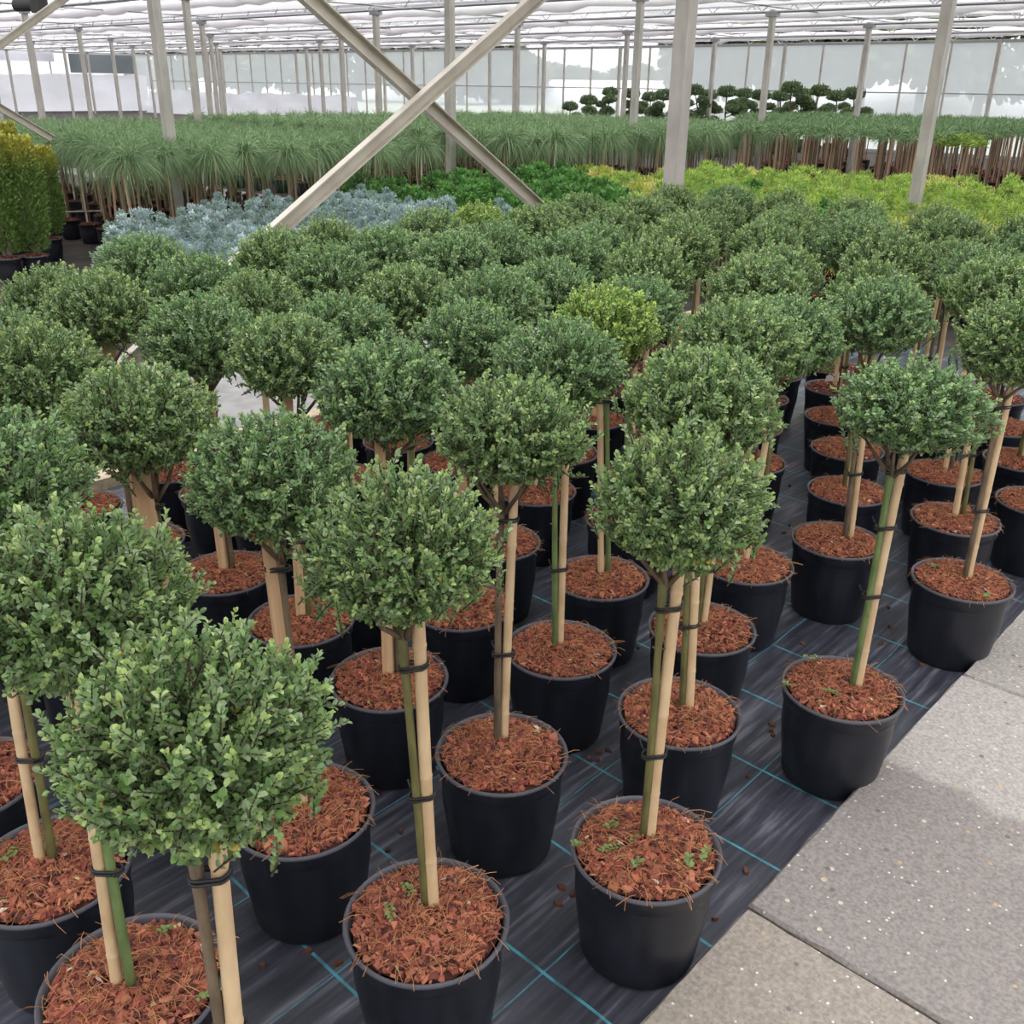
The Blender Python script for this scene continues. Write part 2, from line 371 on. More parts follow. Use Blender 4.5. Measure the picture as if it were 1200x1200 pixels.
# purlin tubes running the other way at every post line
for i, x in enumerate(PX + [2.54]):
    mb = MB(); mb.tube([(x, -7, ZB + .10), (x, WALLY, ZB + .10)], .016, 5)
    o = link('tie_tube', mb.mesh('tie_tube', M_STEEL)); tag(o, 'thin steel tie tube running under the roof between trusses', 'tube', 'roof tie tubes')
# shade screens: a stretched sheet and its gathered bundle per bay
for j in range(len(TR_Y) - 1):
    y = TR_Y[j]; t = thing('shade_screen', (0, y, 0), 'white shade screen half open in the ' + ORDN[len(TR_Y) - 2 - j] + ' roof bay from the far wall', 'screen', 'white roof shade screens')
    mb = MB(); nx = 60; rng = np.random.default_rng(40 + j)
    xs = np.linspace(XL + .3, XR, nx); v = []; f = []
    ys = np.linspace(1.85, 3.9, 5)
    for a, yy in enumerate(ys):
        for b_, xx in enumerate(xs): v.append((xx, yy, ZB + .13 - .03 * math.sin(math.pi * a / 4) + rng.normal(0, .008)))
    for a in range(4):
        for b_ in range(nx - 1): f.append((a * nx + b_, a * nx + b_ + 1, (a + 1) * nx + b_ + 1, (a + 1) * nx + b_))
    mb.add(v, f); link('sheet', mb.mesh('screen_sheet', M_SCREEN, True), t)
    mb = MB(); pts = [(xx, 1.78 + rng.normal(0, .02), ZB + .11 + rng.normal(0, .015)) for xx in np.linspace(XL + .3, XR, 160)]
    mb.tube(pts, [.075 + abs(rng.normal(0, .028)) for _ in pts], 7); link('gathered_bundle', mb.mesh('screen_bundle', M_SCREEN, True), t)
# clear film roof, shallow gables
for j in range(len(TR_Y) - 1):
    y0, y1 = TR_Y[j], TR_Y[j + 1]; ym = (y0 + y1) / 2; mb = MB()
    mb.add([(XL, y0, 3.5), (XR, y0, 3.5), (XR, ym, 4.15), (XL, ym, 4.15), (XR, y1, 3.5), (XL, y1, 3.5)], [(0, 1, 2, 3), (3, 2, 4, 5)])
    o = link('ceiling', mb.mesh('ceiling_film', M_ROOFFILM), kind='structure'); tag(o, 'clear film roof gable over one greenhouse bay', 'roof')
    mb = MB(); mb.tube([(XL, y0, 3.45), (XR, y0, 3.45)], .05, 6); g = link('gutter', mb.mesh('gutter', M_STEEL), o)
    mb = MB(); mb.tube([(XL, ym, 4.15), (XR, ym, 4.15)], .025, 5); link('ridge_tube', mb.mesh('ridge_tube', M_STEEL), o)

# far wall of hazy film panes
mb = MB(); mb.box((XL, WALLY - .04, 0), (XR, WALLY + .04, .10)); WB = link('wall_back', mb.mesh('wall_back_base', M_STEEL), kind='structure')
tag(WB, 'far greenhouse wall of hazy film panes between grey mullions', 'wall')
pw = 6.2 / 5
def plate(x0, x1, z0, z1):
    mb = MB(); mb.add([(x0, 0, z0), (x1, 0, z0), (x1, 0, z1), (x0, 0, z1)], [(0, 1, 2, 3)]); return mb
pane_lo = plate(0, pw, .1, 1.62).mesh('pane', M_WALLFILM); pane_hi = plate(0, pw, 1.62, ZB).mesh('pane', M_WALLFILM)
mb = MB(); mb.tube([(0, 0, 0), (0, 0, ZB)], .035, 4, square=True); mul_thin = mb.mesh('mullion', M_GALV)
mb = MB(); mb.tube([(0, 0, 0), (0, 0, ZB)], .065, 4, square=True); mul_thick = mb.mesh('mullion', M_GALV)
x = PX[8] ; n = 0
while x < XR:
    link('pane', pane_lo, WB, (x, WALLY, 0)); link('pane', pane_hi, WB, (x, WALLY, 0))
    link('mullion', mul_thick if n % 5 == 0 else mul_thin, WB, (x, WALLY - .05, 0)); x += pw; n += 1
mb = MB(); mb.tube([(XL, WALLY - .05, 1.62), (XR, WALLY - .05, 1.62)], .022, 4, square=True); link('rail', mb.mesh('wall_rail', M_STEEL), WB)
mb = MB(); mb.tube([(XL, WALLY - .05, ZB), (XR, WALLY - .05, ZB)], .05, 4, square=True); link('rail', mb.mesh('wall_rail', M_STEEL), WB)

# left end wall with white sheeting along its foot
mb = MB(); mb.box((WALLX - .06, -10, 0), (WALLX + .0, WALLY, .12)); WL = link('wall_left', mb.mesh('wall_left_base', M_STEEL), kind='structure')
tag(WL, 'far end wall with hazy panes above white sheeting', 'wall')
pl = 2.0; mb = MB(); mb.add([(0, 0, .1), (0, pl, .1), (0, pl, ZB), (0, 0, ZB)], [(0, 1, 2, 3)]); pane_side = mb.mesh('pane', M_WALLFILM)
y = -10.0
while y < WALLY - .5:
    link('pane', pane_side, WL, (WALLX, y, 0)); link('mullion', mul_thin, WL, (WALLX + .05, y, 0)); y += pl
mb = MB(); mb.tube([(WALLX + .05, -10, ZB), (WALLX + .05, WALLY, ZB)], .05, 4, square=True); link('rail', mb.mesh('wall_rail', M_STEEL), WL)

def sheet(name, a, b, z0, z1, lab, seed):
    rng = np.random.default_rng(seed); n = 40; mb = MB(); v = []; f = []
    a = np.array(a, float); b = np.array(b, float); d = (b - a); nn = np.array([d[1], -d[0]]); nn /= np.linalg.norm(nn)
    for k in range(6):
        for i in range(n):
            p = a + d * i / (n - 1) + nn * (.12 + .06 * math.sin(i * .9 + k) + (.25 if k == 0 else 0) + rng.normal(0, .03))
            z = z0 + (z1 - z0) * k / 5 + (rng.normal(0, .05) if k == 5 else 0)
            v.append((p[0], p[1], max(.02, z)))
    for k in range(5):
        for i in range(n - 1): f.append((k * n + i, k * n + i + 1, (k + 1) * n + i + 1, (k + 1) * n + i))
    mb.add(v, f); o = link(name, mb.mesh(name, M_WHITESHEET, True)); return tag(o, lab, 'plastic sheet')
sheet('plastic_sheet', (WALLX + .25, 3), (WALLX + .25, 29.0), .12, 1.85, 'white plastic sheeting hung along the foot of the end wall', 3)
sheet('plastic_sheet', (WALLX + .4, WALLY - .35), (-36, WALLY - .35), .03, 1.15, 'crumpled white plastic sheet piled against the far wall corner', 4)
for yy, ll, k in ((13.5, 3.4, 0), (21.0, 3.2, 1)):
    mb = MB(); mb.box((WALLX + .1, yy, 2.45), (WALLX + .16, yy + ll, 2.88)); o = link('rolled_blind', mb.mesh('rolled_blind', M_WHITESHEET))
    tag(o, 'white blind panel at the top of the end wall', 'blind', 'white blinds on the end wall')
for yy, ll in ((9.5, 3.2), (17.2, 3.2), (25.0, 3.6)):
    mb = MB(); mb.box((WALLX + .08, yy, 1.95), (WALLX + .12, yy + ll, 2.85)); o = link('vent_opening', mb.mesh('vent_opening', mat('vent_dark', (.13, .15, .16), .4, .5)))
    tag(o, 'dark ventilation window in the end wall above white sheeting', 'window', 'dark vents in the end wall')
# screen drive motor under the roof
mp_ = at_depth(32, 6, 9.2)
t = thing('drive_motor', tuple(mp_), 'dark cylindrical screen motor hung under the roof shaft', 'motor', rotz=math.radians(20))
mb = MB(); mb.tube([(-.14, 0, 0), (.10, 0, 0)], .055, 14); link('body', mb.mesh('motor_body', M_DARK), t)
mb = MB(); mb.box((.10, -.06, -.07), (.2, .06, .09)); link('gearbox', mb.mesh('motor_gearbox', M_DARK), t)
mb = MB(); mb.tube([(.15, 0, .05), (.15, 0, ZB + .1 - mp_[2])], .018, 6); link('hanger', mb.mesh('motor_hanger', M_STEEL), t)

# ------------------------------------------------------------------ pots and mulch
def pot_mesh(R, r, h, n=44):
    mb = MB(); rib = []
    mb.lathe([(0.0, .004), (r - .012, .004), (r - .006, 0), (r, .008), (r + (R - r) * .55, h * .55), (R - .014, h * .82), (R - .0135, h * .825), (R - .0085, h * .845), (R - .006, h - .010)], n)
    mb.lathe([(R - .022, h - .05), (r + (R - r) * .3, h * .35)], n)
    return smooth_by_angle(mb.mesh('pot', M_POT), 50)
def rim_mesh(R, h, n=44):
    mb = MB(); mb.lathe([(R - .0062, h - .011), (R - .001, h - .009), (R, h - .004), (R - .003, h), (R - .006, h - .001), (R - .010, h - .006), (R - .020, h - .05)], n)
    return smooth_by_angle(mb.mesh('rim', M_RIM), 60)
CHIPCOL = np.array([(.26, .085, .042), (.20, .062, .035), (.145, .048, .030), (.34, .125, .058), (.40, .17, .08), (.095, .035, .026), (.28, .105, .06), (.23, .075, .04)]) * np.array((1.12, 1.02, 1.22))
def mulch_mesh(R, z, nchip, nfib, seed, npale=14):
    rng = np.random.default_rng(seed); mb = MB(); n = 28
    prof = [(R, z - .006), (R * .8, z + .004), (R * .5, z + .012), (R * .2, z + .014)]
    v = []; f = []
    for i, (r, zz) in enumerate(prof):
        for k in range(n): v.append((r * math.cos(2 * math.pi * k / n), r * math.sin(2 * math.pi * k / n), zz + rng.normal(0, .003)))
    for i in range(3):
        for k in range(n): f.append((i * n + k, i * n + (k + 1) % n, (i + 1) * n + (k + 1) % n, (i + 1) * n + k))
    f.append(tuple(3 * n + k for k in range(n))); mb.add(v, f, (.085, .03, .02))
    def surf(r): return z - .004 + .018 * (1 - (r / R) ** 2)
    for i in range(nchip):
        r = R * math.sqrt(rng.random()) * .985; th = rng.random() * 6.283
        L_ = rng.gamma(4, .0027) + .005; W = L_ * rng.uniform(.35, .75); T = rng.uniform(.002, .006)
        if r > R * .9: L_ *= .8
        q = rng.normal(0, 1, 3) * (.32, .32, 1); q[2] = rng.random() * 6.28
        Rm = np.array((Matrix.Rotation(q[2], 3, 'Z') @ Matrix.Rotation(rng.normal(0, .38), 3, 'X') @ Matrix.Rotation(rng.normal(0, .38), 3, 'Y')))
        c = np.array([(-L_, -W, -T), (L_, -W * rng.uniform(.3, 1), -T), (L_ * rng.uniform(.6, 1), W, -T), (-L_ * rng.uniform(.5, 1), W * rng.uniform(.3, 1), -T)]) / 2
        d = c + (0, 0, T); d[:, :2] *= rng.uniform(.6, .95)
        p = np.array([r * math.cos(th), r * math.sin(th), surf(r) + rng.uniform(.0, .007)])
        vv = np.vstack([c, d]) @ Rm.T + p
        col = CHIPCOL[rng.integers(len(CHIPCOL))] * rng.uniform(.75, 1.25)
        mb.add(vv, [(4, 5, 6, 7), (0, 1, 5, 4), (1, 2, 6, 5), (2, 3, 7, 6), (3, 0, 4, 7)], tuple(col))
    for i in range(nfib):
        r = R * math.sqrt(rng.random()) * 1.0; th = rng.random() * 6.283; L_ = rng.uniform(.012, .05)
        a = rng.random() * 6.283; p0 = np.array([r * math.cos(th), r * math.sin(th), surf(r) + .006]); d = np.array([math.cos(a), math.sin(a), 0])
        s = np.array([-d[1], d[0], 0]); cur = rng.normal(0, .3)
        pts = [p0 + d * L_ * t + s * L_ * cur * t * t + np.array([0, 0, .006 * math.sin(3.1 * t) + rng.uniform(0, .004)]) for t in (0, .33, .66, 1)]
        col = np.array((.42, .20, .09)) * rng.uniform(.6, 1.25); w = rng.uniform(.00035, .0007)
        mb.tube(pts, w, 3, False, tuple(col))
    for i in range(npale):
        r = R * math.sqrt(rng.random()) * .95; th = rng.random() * 6.283; p = np.array([r * math.cos(th), r * math.sin(th), surf(r) + .007]); s = rng.uniform(.003, .007)
        vv = [p + rng.normal(0, s, 3) * (1, 1, .4) for _ in range(6)]
        mb.add(vv, [(0, 1, 2), (0, 2, 3), (0, 3, 4), (0, 4, 1), (5, 2, 1), (5, 3, 2), (5, 4, 3), (5, 1, 4)], tuple(np.array([(.62, .52, .40), (.50, .46, .22), (.45, .30, .2)][rng.integers(3)]) * rng.uniform(.7, 1.1)))
    # a few strands hanging over the rim
    for i in range(5):
        th = rng.random() * 6.283; d = np.array([math.cos(th), math.sin(th), 0]); s = np.array([-d[1], d[0], 0]); L_ = rng.uniform(.012, .03); k = rng.normal(0, .6)
        pts = [d * (R - .008) + (0, 0, z + .006), d * (R + .012) + s * L_ * k * .4 + (0, 0, z + .014), d * (R + .02 + L_ * .3) + s * L_ * k + (0, 0, z + .012 - L_ * .8)]
        mb.tube(pts, .0008, 3, False, (.36, .17, .08))
    return mb.mesh('bark_mulch', M_BARKCHIP)
RP, HP = .150, .265
POT = pot_mesh(RP, .118, HP); RIM = rim_mesh(RP, HP)
MULCH = [mulch_mesh(RP - .017, HP - .006, 1350, 420, 100 + s) for s in range(5)]
MULCH_FAR = [mulch_mesh(RP - .017, HP - .006, 220, 20, 200 + s, 4) for s in range(2)]

# ------------------------------------------------------------------ ball crowns
LEAFCOL = np.array([1.85, 1.85, 1.5]) * np.array([(.105, .175, .085), (.13, .21, .095), (.16, .225, .13), (.125, .185, .115), (.19, .25, .155), (.13, .225, .08)])
def crown_meshes(seed, rx=.145, rz=.115, nshoot=520, tint=(1, 1, 1), lscale=1.0, young=.5):
    rng = np.random.default_rng(seed)
    D = np.vstack([fib(nshoot, .12, rng), fib(int(nshoot * .45), .12, rng)])
    lump = unit(rng.normal(0, 1, (5, 3)))
    P, Dv, Nn, Ln, Wd, Cc = [], [], [], [], [], []
    tw = MB()
    for ii, d in enumerate(D):
        f = 1 + .07 * sum(max(0, d @ l) ** 3 for l in lump) - .06 + rng.normal(0, .05)
        if d[2] < -.3: f *= .88
        if ii >= nshoot: f *= rng.uniform(.62, .86)
        e = d * np.array([rx, rx, rz]) * f
        if ii < nshoot and rng.random() < .13 and d[2] > -.2: e = e * rng.uniform(1.05, 1.15) + np.array([0, 0, .008])
        ax = unit(d * .75 + np.array([0, 0, .55 if d[2] > -.4 else .1]) + rng.normal(0, .33, 3)); L_ = rng.uniform(.045, .080)
        s = e - ax * L_
        mid = (s + e) / 2 + rng.normal(0, .004, 3)
        tw.tube([s, mid, e], [.0016, .0012, .0007], 3, False)
        nn = int(L_ / .0056 * rng.uniform(.85, 1.1)); side = unit(np.cross(ax, rng.normal(0, 1, 3))); o2 = np.cross(ax, side)
        yng = rng.random() < young
        for i in range(nn):
            t = .05 + .95 * (i + .5) / nn
            p = s * (1 - t) ** 2 + 2 * mid * t * (1 - t) + e * t * t
            a = i * 1.57 + rng.normal(0, .3)
            for sgn in (0, math.pi):
                rad = math.cos(a + sgn) * side + math.sin(a + sgn) * o2
                tilt = rng.uniform(.5, .95) if t < .9 else rng.uniform(.15, .6)
                dd = ax * math.cos(tilt) * 1.0 + rad * math.sin(tilt) + rng.normal(0, .16, 3)
                P.append(p); Dv.append(dd); Nn.append(ax + rad * -.3 + rng.normal(0, .2, 3) + np.array([0, 0, .35]))
                l = rng.uniform(.0085, .0130) * lscale * (1 if t < .9 else .8); Ln.append(l); Wd.append(l * rng.uniform(.54, .70))
                c = LEAFCOL[rng.integers(len(LEAFCOL))] * rng.uniform(.8, 1.2)
                if t > .86 and yng: c = np.array((.42, .55, .20)) * rng.uniform(.8, 1.2)
                elif t > .7 and yng: c = c * .6 + np.array((.28, .39, .15)) * .4
                if rng.random() < .0015: c = np.array((.55, .38, .06))
                Cc.append(c * tint)
    P, Dv, Nn = map(np.array, (P, Dv, Nn)); Ln, Wd, Cc = map(np.array, (Ln, Wd, Cc))
    V = leaf_verts(P, Dv, Nn, Ln, Wd)
    return quads_mesh('foliage', V, 6, LEAF_F, Cc, M_LEAF), tw.mesh('twigs', M_TWIG)
CROWNS = [crown_meshes(11), crown_meshes(12, .150, .110), crown_meshes(13, .142, .120, young=.65), crown_meshes(14, .148, .112, tint=(.92, .98, 1.05)),
          crown_meshes(15, .152, .118, young=.35, tint=(.95, 1.0, 1.05)), crown_meshes(16, .140, .110, tint=(1.25, 1.22, .8), young=.7)]

def stake_mesh(kind, h, seed):
    rng = np.random.default_rng(seed); mb = MB()
    if kind == 'cane':
        z = 0.0; pts = []; rad = []; node = rng.uniform(.05, .2); R0 = rng.uniform(.0096, .0112)
        zs = []
        while node < h: zs.append(node); node += rng.uniform(.17, .26)
        marks = [(0, R0)]
        for q in zs: marks += [(q - .010, R0 * (1 - .12 * q)), (q - .003, R0 * 1.04), (q, R0 * 1.08), (q + .003, R0 * .99), (q + .012, R0 * .99)]
        marks.append((h, R0 * .9)); marks = sorted(set(marks))
        mb.tube([(.0025 * math.sin(a * 5 + seed), .0025 * math.cos(a * 4), a) for a, _ in marks], [r for _, r in marks], 14)
        return smooth_by_angle(mb.mesh('stake', M_CANE), 50)
    w = .0145
    mb.tube([(0, 0, 0), (0, 0, h - .004), (0, 0, h)], [w * 1.25, w * 1.25, w * 1.1], 4, True, square=True)
    return mb.mesh('stake', M_WOODSTAKE)
def trunk_mesh(kind, h, zc, seed):
    rng = np.random.default_rng(seed); mb = MB(); n = 9
    pts = [(.004 * math.sin(3 * t + seed), .004 * math.cos(2.2 * t + seed), t * h) for t in np.linspace(0, 1, n)]
    rad = list(np.linspace(.0088, .0062, n)); rad[-1] = .0095; rad[-2] = .0078
    mb.tube(pts, rad, 9)
    for k in range(5):
        a = rng.random() * 6.28; t = rng.uniform(.2, .9); p = np.array(pts[int(t * (n - 1))]); d = np.array([math.cos(a), math.sin(a), 0])
        mb.tube([p, p + d * .013 + (0, 0, .003)], [.0028, .0012], 5)
    return mb.mesh('trunk', M_STEM[kind], True)
def branch_mesh(seed):
    rng = np.random.default_rng(seed); mb = MB(); top = np.zeros(3)
    for k in range(5):
        a = k * 1.256 + rng.normal(0, .3); d = np.array([math.cos(a), math.sin(a), 0]); R_ = rng.uniform(.06, .10)
        mb.tube([top - (0, 0, .012), top + d * R_ * .45 + (0, 0, rng.uniform(.025, .045)), top + d * R_ + (0, 0, rng.uniform(.07, .13))], [.006, .0045, .0025], 6)
    return mb.mesh('branches', M_STEM['brown'], True)
BRANCHES = [branch_mesh(s) for s in (5, 6, 7)]
def tie_mesh(off, seed):
    """two turns of black tube around stem and stake, loose ends at one side"""
    rng = np.random.default_rng(seed); mb = MB(); off = np.array(off); L_ = np.linalg.norm(off); a0 = math.atan2(off[1], off[0])
    for dz in (-.003, .003):
        pts = []
        for k in range(25):
            th = 2 * math.pi * k / 24; r = .0135; ex = (L_ if math.cos(th) > 0 else 0)
            x = r * math.cos(th) + ex; y = r * math.sin(th)
            pts.append((x * math.cos(a0) - y * math.sin(a0), x * math.sin(a0) + y * math.cos(a0), dz + .003 * math.sin(th + seed)))
        mb.tube(pts, .0022, 6, False)
    e = np.array([math.cos(a0 + 2), math.sin(a0 + 2), 0]) * .0135
    mb.tube([e, e * 1.7 + (0, 0, .006), e * 2.2 + (0, 0, .016)], .002, 5)
    return mb.mesh('tie', M_TIE, True)

STAKES = {'cane': [stake_mesh('cane', .70, s) for s in (1, 2, 3, 4)], 'wood': [stake_mesh('wood', .69, s) for s in (1,)]}
TRUNKS = {k: [trunk_mesh(k, .60, 0, s) for s in (1, 2)] for k in ('green', 'olive', 'brown')}
OFFS = [np.array([.0195 * math.cos(a), .0195 * math.sin(a)]) for a in (YAW, YAW + 1.57, YAW + 3.3, YAW + 4.71)]
TIES = [tie_mesh(-o, i) for i, o in enumerate(OFFS)]

def ball_tree(x, y, label, group, var, rot, off, stem, stake, lean=(0, 0), cz=1.0, cs=1.0, dxy=(0, 0), far=False, seed=0, tie_z=(.50, .82), sc=(1, 1, 1), name='ball_tree', stake_w=1.0):
    rng = np.random.default_rng(seed + 999)
    t = thing(name, (x, y, 0), label, 'tree', group)
    p = link('pot', POT, t, rotz=rng.random() * 6); link('rim', RIM, p)
    link('bark_mulch', (MULCH_FAR if far else MULCH)[seed % (2 if far else 5)], t, rotz=rng.random() * 6.28, kind='stuff')
    zb = HP - .012
    ox, oy = OFFS[off]
    ly, lx = -lean[1], lean[0]                              # lean = shift of the crown per metre of height
    rx, ry = math.atan(ly), math.atan(lx)
    bx, by = dxy
    s = link('stake', STAKES[stake][seed % len(STAKES[stake])], t, (bx, by, zb)); s.rotation_mode = 'ZYX'; s.rotation_euler = (rx, ry, rng.random() * 6 if stake == 'cane' else YAW + rng.normal(0, .2)); s.scale = (stake_w, stake_w, 1)
    k = link('trunk', TRUNKS[stem][seed % 2], t, (bx + ox, by + oy, zb)); k.rotation_mode = 'ZYX'; k.rotation_euler = (rx, ry, rng.random() * .6)
    bh = link('branches', BRANCHES[seed % 3], t, (bx + ox + lean[0] * .6, by + oy + lean[1] * .6, zb + .59)); bh.rotation_euler = (0, 0, rng.random() * 6)
    if not far or True:
        for z in tie_z:
            q = link('tie', TIES[off], t, (bx + ox + lean[0] * (z - zb), by + oy + lean[1] * (z - zb), z)); q.rotation_euler = (rx, ry, 0)
    c, w = CROWNS[var]
    cl = (bx + ox * .6 + lean[0] * (cz - zb), by + oy * .6 + lean[1] * (cz - zb), cz)
    scv = (cs * sc[0], cs * sc[1], cs * sc[2])
    fo = link('foliage', c, t, cl, rotz=rot, scale=scv, kind='stuff'); link('twigs', w, fo, kind='stuff')
    return t

# measured trees of the bed, keyed by lattice row / column
ROW0, ROWD = .44, .4156
OVR = {  # (j,k): x, y, dict
    (0, 0): (-.83, .40, dict(lean=(0.015, 0.014), label='ball tree with brown stem tied beside its cane, crown full of pale tips', stem='brown', stake='cane', cz=.985, cs=1.0, var=2, off=2, tie_z=(.55, .8))),
    (0, 1): (-1.24, .44, dict(lean=(0.03, 0.02), dxy=(-0.005, -0.02), label='ball tree with green stem beside a pale leaning cane, beside pale-tipped crown', stem='green', stake='cane', off=0, var=0, cz=.99, tie_z=(.52, .78))),
    (0, 2): (-1.60, .46, dict(lean=(-0.02, 0.06), dxy=(-0.017, -0.01), label='ball tree with olive stem on a pale cane, green seedlings in its bark', stem='olive', stake='cane', off=0, var=4)),
    (1, 0): (-.99, .87, dict(lean=(-0.022, -0.02), dxy=(-0.005, 0.025), label='ball tree with forked grey branches under its crown, olive stem beside a cane', stem='olive', stake='cane', off=2, var=2, cz=.985, tie_z=(.52, .78))),
    (1, 1): (-1.39, .89, dict(stem='brown', stake='wood', off=0, var=4, cz=1.0)),
    (1, 2): (-1.80, .87, dict(stem='olive', stake='wood', off=0, var=1, cz=1.01, lean=(-.03, -.02), stake_w=1.4)),
    (2, 0): (-.81, 1.29, dict(lean=(0.006, 0.006), dxy=(-0.006, 0.025), label='ball tree on a long cane, green sprigs on its bark, pot at slab corner', stem='olive', stake='cane', off=2, var=2, cz=.99, tie_z=(.47, .79))),
    (2, 1): (-1.22, 1.31, dict(lean=(0.012, 0.012), dxy=(-0.02, 0.03), label='ball tree on a thick cane whose cut top shows below the crown', stem='brown', stake='cane', off=2, var=1, cz=1.01)),
    (2, 2): (-1.63, 1.33, dict(stem='brown', stake='wood', off=0, var=3, cz=1.0)),
    (2, 3): (-2.03, 1.35, dict(stem='olive', stake='wood', off=0, var=1, cz=1.01)),
    (2, 4): (-2.43, 1.36, dict(stem='brown', stake='wood', off=0, var=4)),
    (3, 0): (-1.02, 1.72, dict(lean=(-0.03, -0.027), dxy=(0.015, 0.015), label='ball tree whose olive stem and cane rise just behind the sprig-strewn pot', stem='olive', stake='cane', off=2, var=1, cz=1.04, cs=1.06)),
    (3, 1): (-1.41, 1.74, dict(lean=(-0.01, -0.01), label='ball tree with a straight bright green stem beside its pale cane', stem='green', stake='cane', off=2, var=4, cz=1.03)),
    (3, 2): (-1.77, 1.72, dict(stem='brown', stake='wood', off=0, var=3, cz=1.03)),
    (4, 0): (-.78, 2.09, dict(lean=(0.008, 0.007), dxy=(0.03, 0.02), label='leaning ball tree with bright green stem, pot on the paving edge', stem='green', stake='cane', off=2, var=3, cz=1.0, cs=1.03, tie_z=(.53, .71, .85), sc=(1.05, 1.05, .9))),
    (4, 1): (-1.20, 2.10, dict(stem='olive', stake='cane', off=2, var=1, cz=1.05, lean=(0, .06))),
    (4, 2): (-1.59, 2.14, dict(lean=(-0.035, -0.03), stem='green', stake='cane', off=0, var=5, cz=1.03, cs=1.05)),
    (5, 1): (-1.32, 2.54, dict(stem='olive', stake='cane', off=0, var=3)),
    (6, 0): (-.78, 2.91, dict(lean=(-0.01, -0.005), dxy=(0.018, 0.0), label='ball tree on a leaning cane, coir strands over its rim, by the paving', stem='brown', stake='cane', off=2, var=2, cz=1.0, cs=1.08)),
    (6, 1): (-1.19, 2.91, dict(lean=(-0.022, -0.02), dxy=(0.03, 0.025), stem='brown', stake='cane', off=2, var=3, cz=1.01, cs=1.08)),
    (7, 0): (-.97, 3.37, dict(stem='olive', stake='cane', off=0, var=1)),
    (7, 1): (-1.36, 3.35, dict(stem='olive', stake='cane', off=2, var=2)),
    (8, 1): (-1.17, 3.80, dict(stem='brown', stake='cane', off=0, var=4)),
    (8, 2): (-1.57, 3.79, dict(stem='brown', stake='cane', off=0, var=2)),
}
SKIP = {(5, 0)}
MIDL = 'clipped ball tree in a black pot, standing inside the mat bed between other ball trees'
OUTL = 'clipped ball tree in the outermost row of the bed, beside the timber edging'
BACKL = 'clipped ball tree in the rows of the bed facing the yellow conifers'
for j in range(0, 12):
    for k in range(0, 8):
        if (j, k) in SKIP: continue
        X = (-.80 if j % 2 == 0 else -1.0) - .4 * k
        if X < -3.5: continue
        Y = ROW0 + ROWD * j
        rng = np.random.default_rng(1000 + j * 20 + k)
        d = dict(var=int(rng.choice([0, 1, 2, 3, 4, 0, 1, 3])), off=int(rng.integers(4)), stem=str(rng.choice(['brown', 'olive', 'olive', 'green'])), stake='cane' if k < 4 or rng.random() < .4 else 'wood',
                 cz=1.005 + rng.normal(0, .018), cs=(1.04 if j < 5 else 1.11) + rng.normal(0, .035), lean=tuple(rng.normal(0, .03, 2)))
        X += rng.normal(0, .015); Y += rng.normal(0, .015)
        if (j, k) == (7, 6): d['var'] = 5
        d['lean'] = tuple(float(np.clip(v, -.026, .026)) for v in d['lean'])
        if j % 2 and k == 5 and j != 3: X += .035
        if (j, k) == (3, 4): d['lean'] = (.01, 0.0)
        if (j, k) == (3, 5): X -= .02; d['lean'] = (-.01, 0.0)
        if X < -3.2: X = max(X, -3.33); d['lean'] = (max(d['lean'][0], .0), d['lean'][1]); d['cs'] = min(d['cs'], 1.08)
        lab = None; lst = OVR.get((j, k))
        if lst: X, Y = lst[0], lst[1]; d.update(lst[2]); lab = d.pop('label', None)
        pc = proj((X, Y, 1.0)); pp = proj((X, Y, .26))
        if pc[2] < .3 or not (-320 < pc[0] < 1700 or -100 < pp[0] < 1300): continue
        ORD = ['', 'first', 'second', 'third', 'fourth', 'fifth', 'sixth', 'seventh', 'eighth', 'ninth', 'tenth', 'eleventh', 'twelfth']
        kmax = int((3.5 - (.80 if j % 2 == 0 else 1.0)) / .4); rowname = ORD[12 - j] + ' row back from the yellow conifers'
        g = None
        if not lab:
            g = 'clipped ball trees in the mat bed'
            if j >= 6: lab = 'ball tree, ' + ORD[kmax - k + 1] + ' from the timber edging in the ' + rowname
            else: lab = 'ball tree, ' + ORD[k + 1 - (1 if j == 5 else 0)] + ' from the paving in the ' + rowname
        ball_tree(X, Y, lab, g, rot=rng.random() * 6.28, far=pc[2] > 4.2, seed=j * 8 + k, **d)

# white plant tag in the pot beyond the leaning trees
tp = at(981, 440, .30)
t = MB(); t.add([(-.07, 0, .0), (.07, 0, .0), (.07, .004, .05), (-.07, .004, .05), (-.07, .002, .0), (.07, .002, .0), (.07, .006, .05), (-.07, .006, .05)], [(0, 1, 2, 3), (7, 6, 5, 4), (0, 4, 5, 1), (2, 6, 7, 3), (1, 5, 6, 2), (0, 3, 7, 4)])
o = link('plant_tag', t.mesh('plant_tag', M_CHIPWHITE)); o.location = (tp[0], tp[1], .268); o.rotation_euler = (.35, -.12, YAW + .35); tag(o, 'blank white plastic plant tag resting on a pot of bark', 'tag')

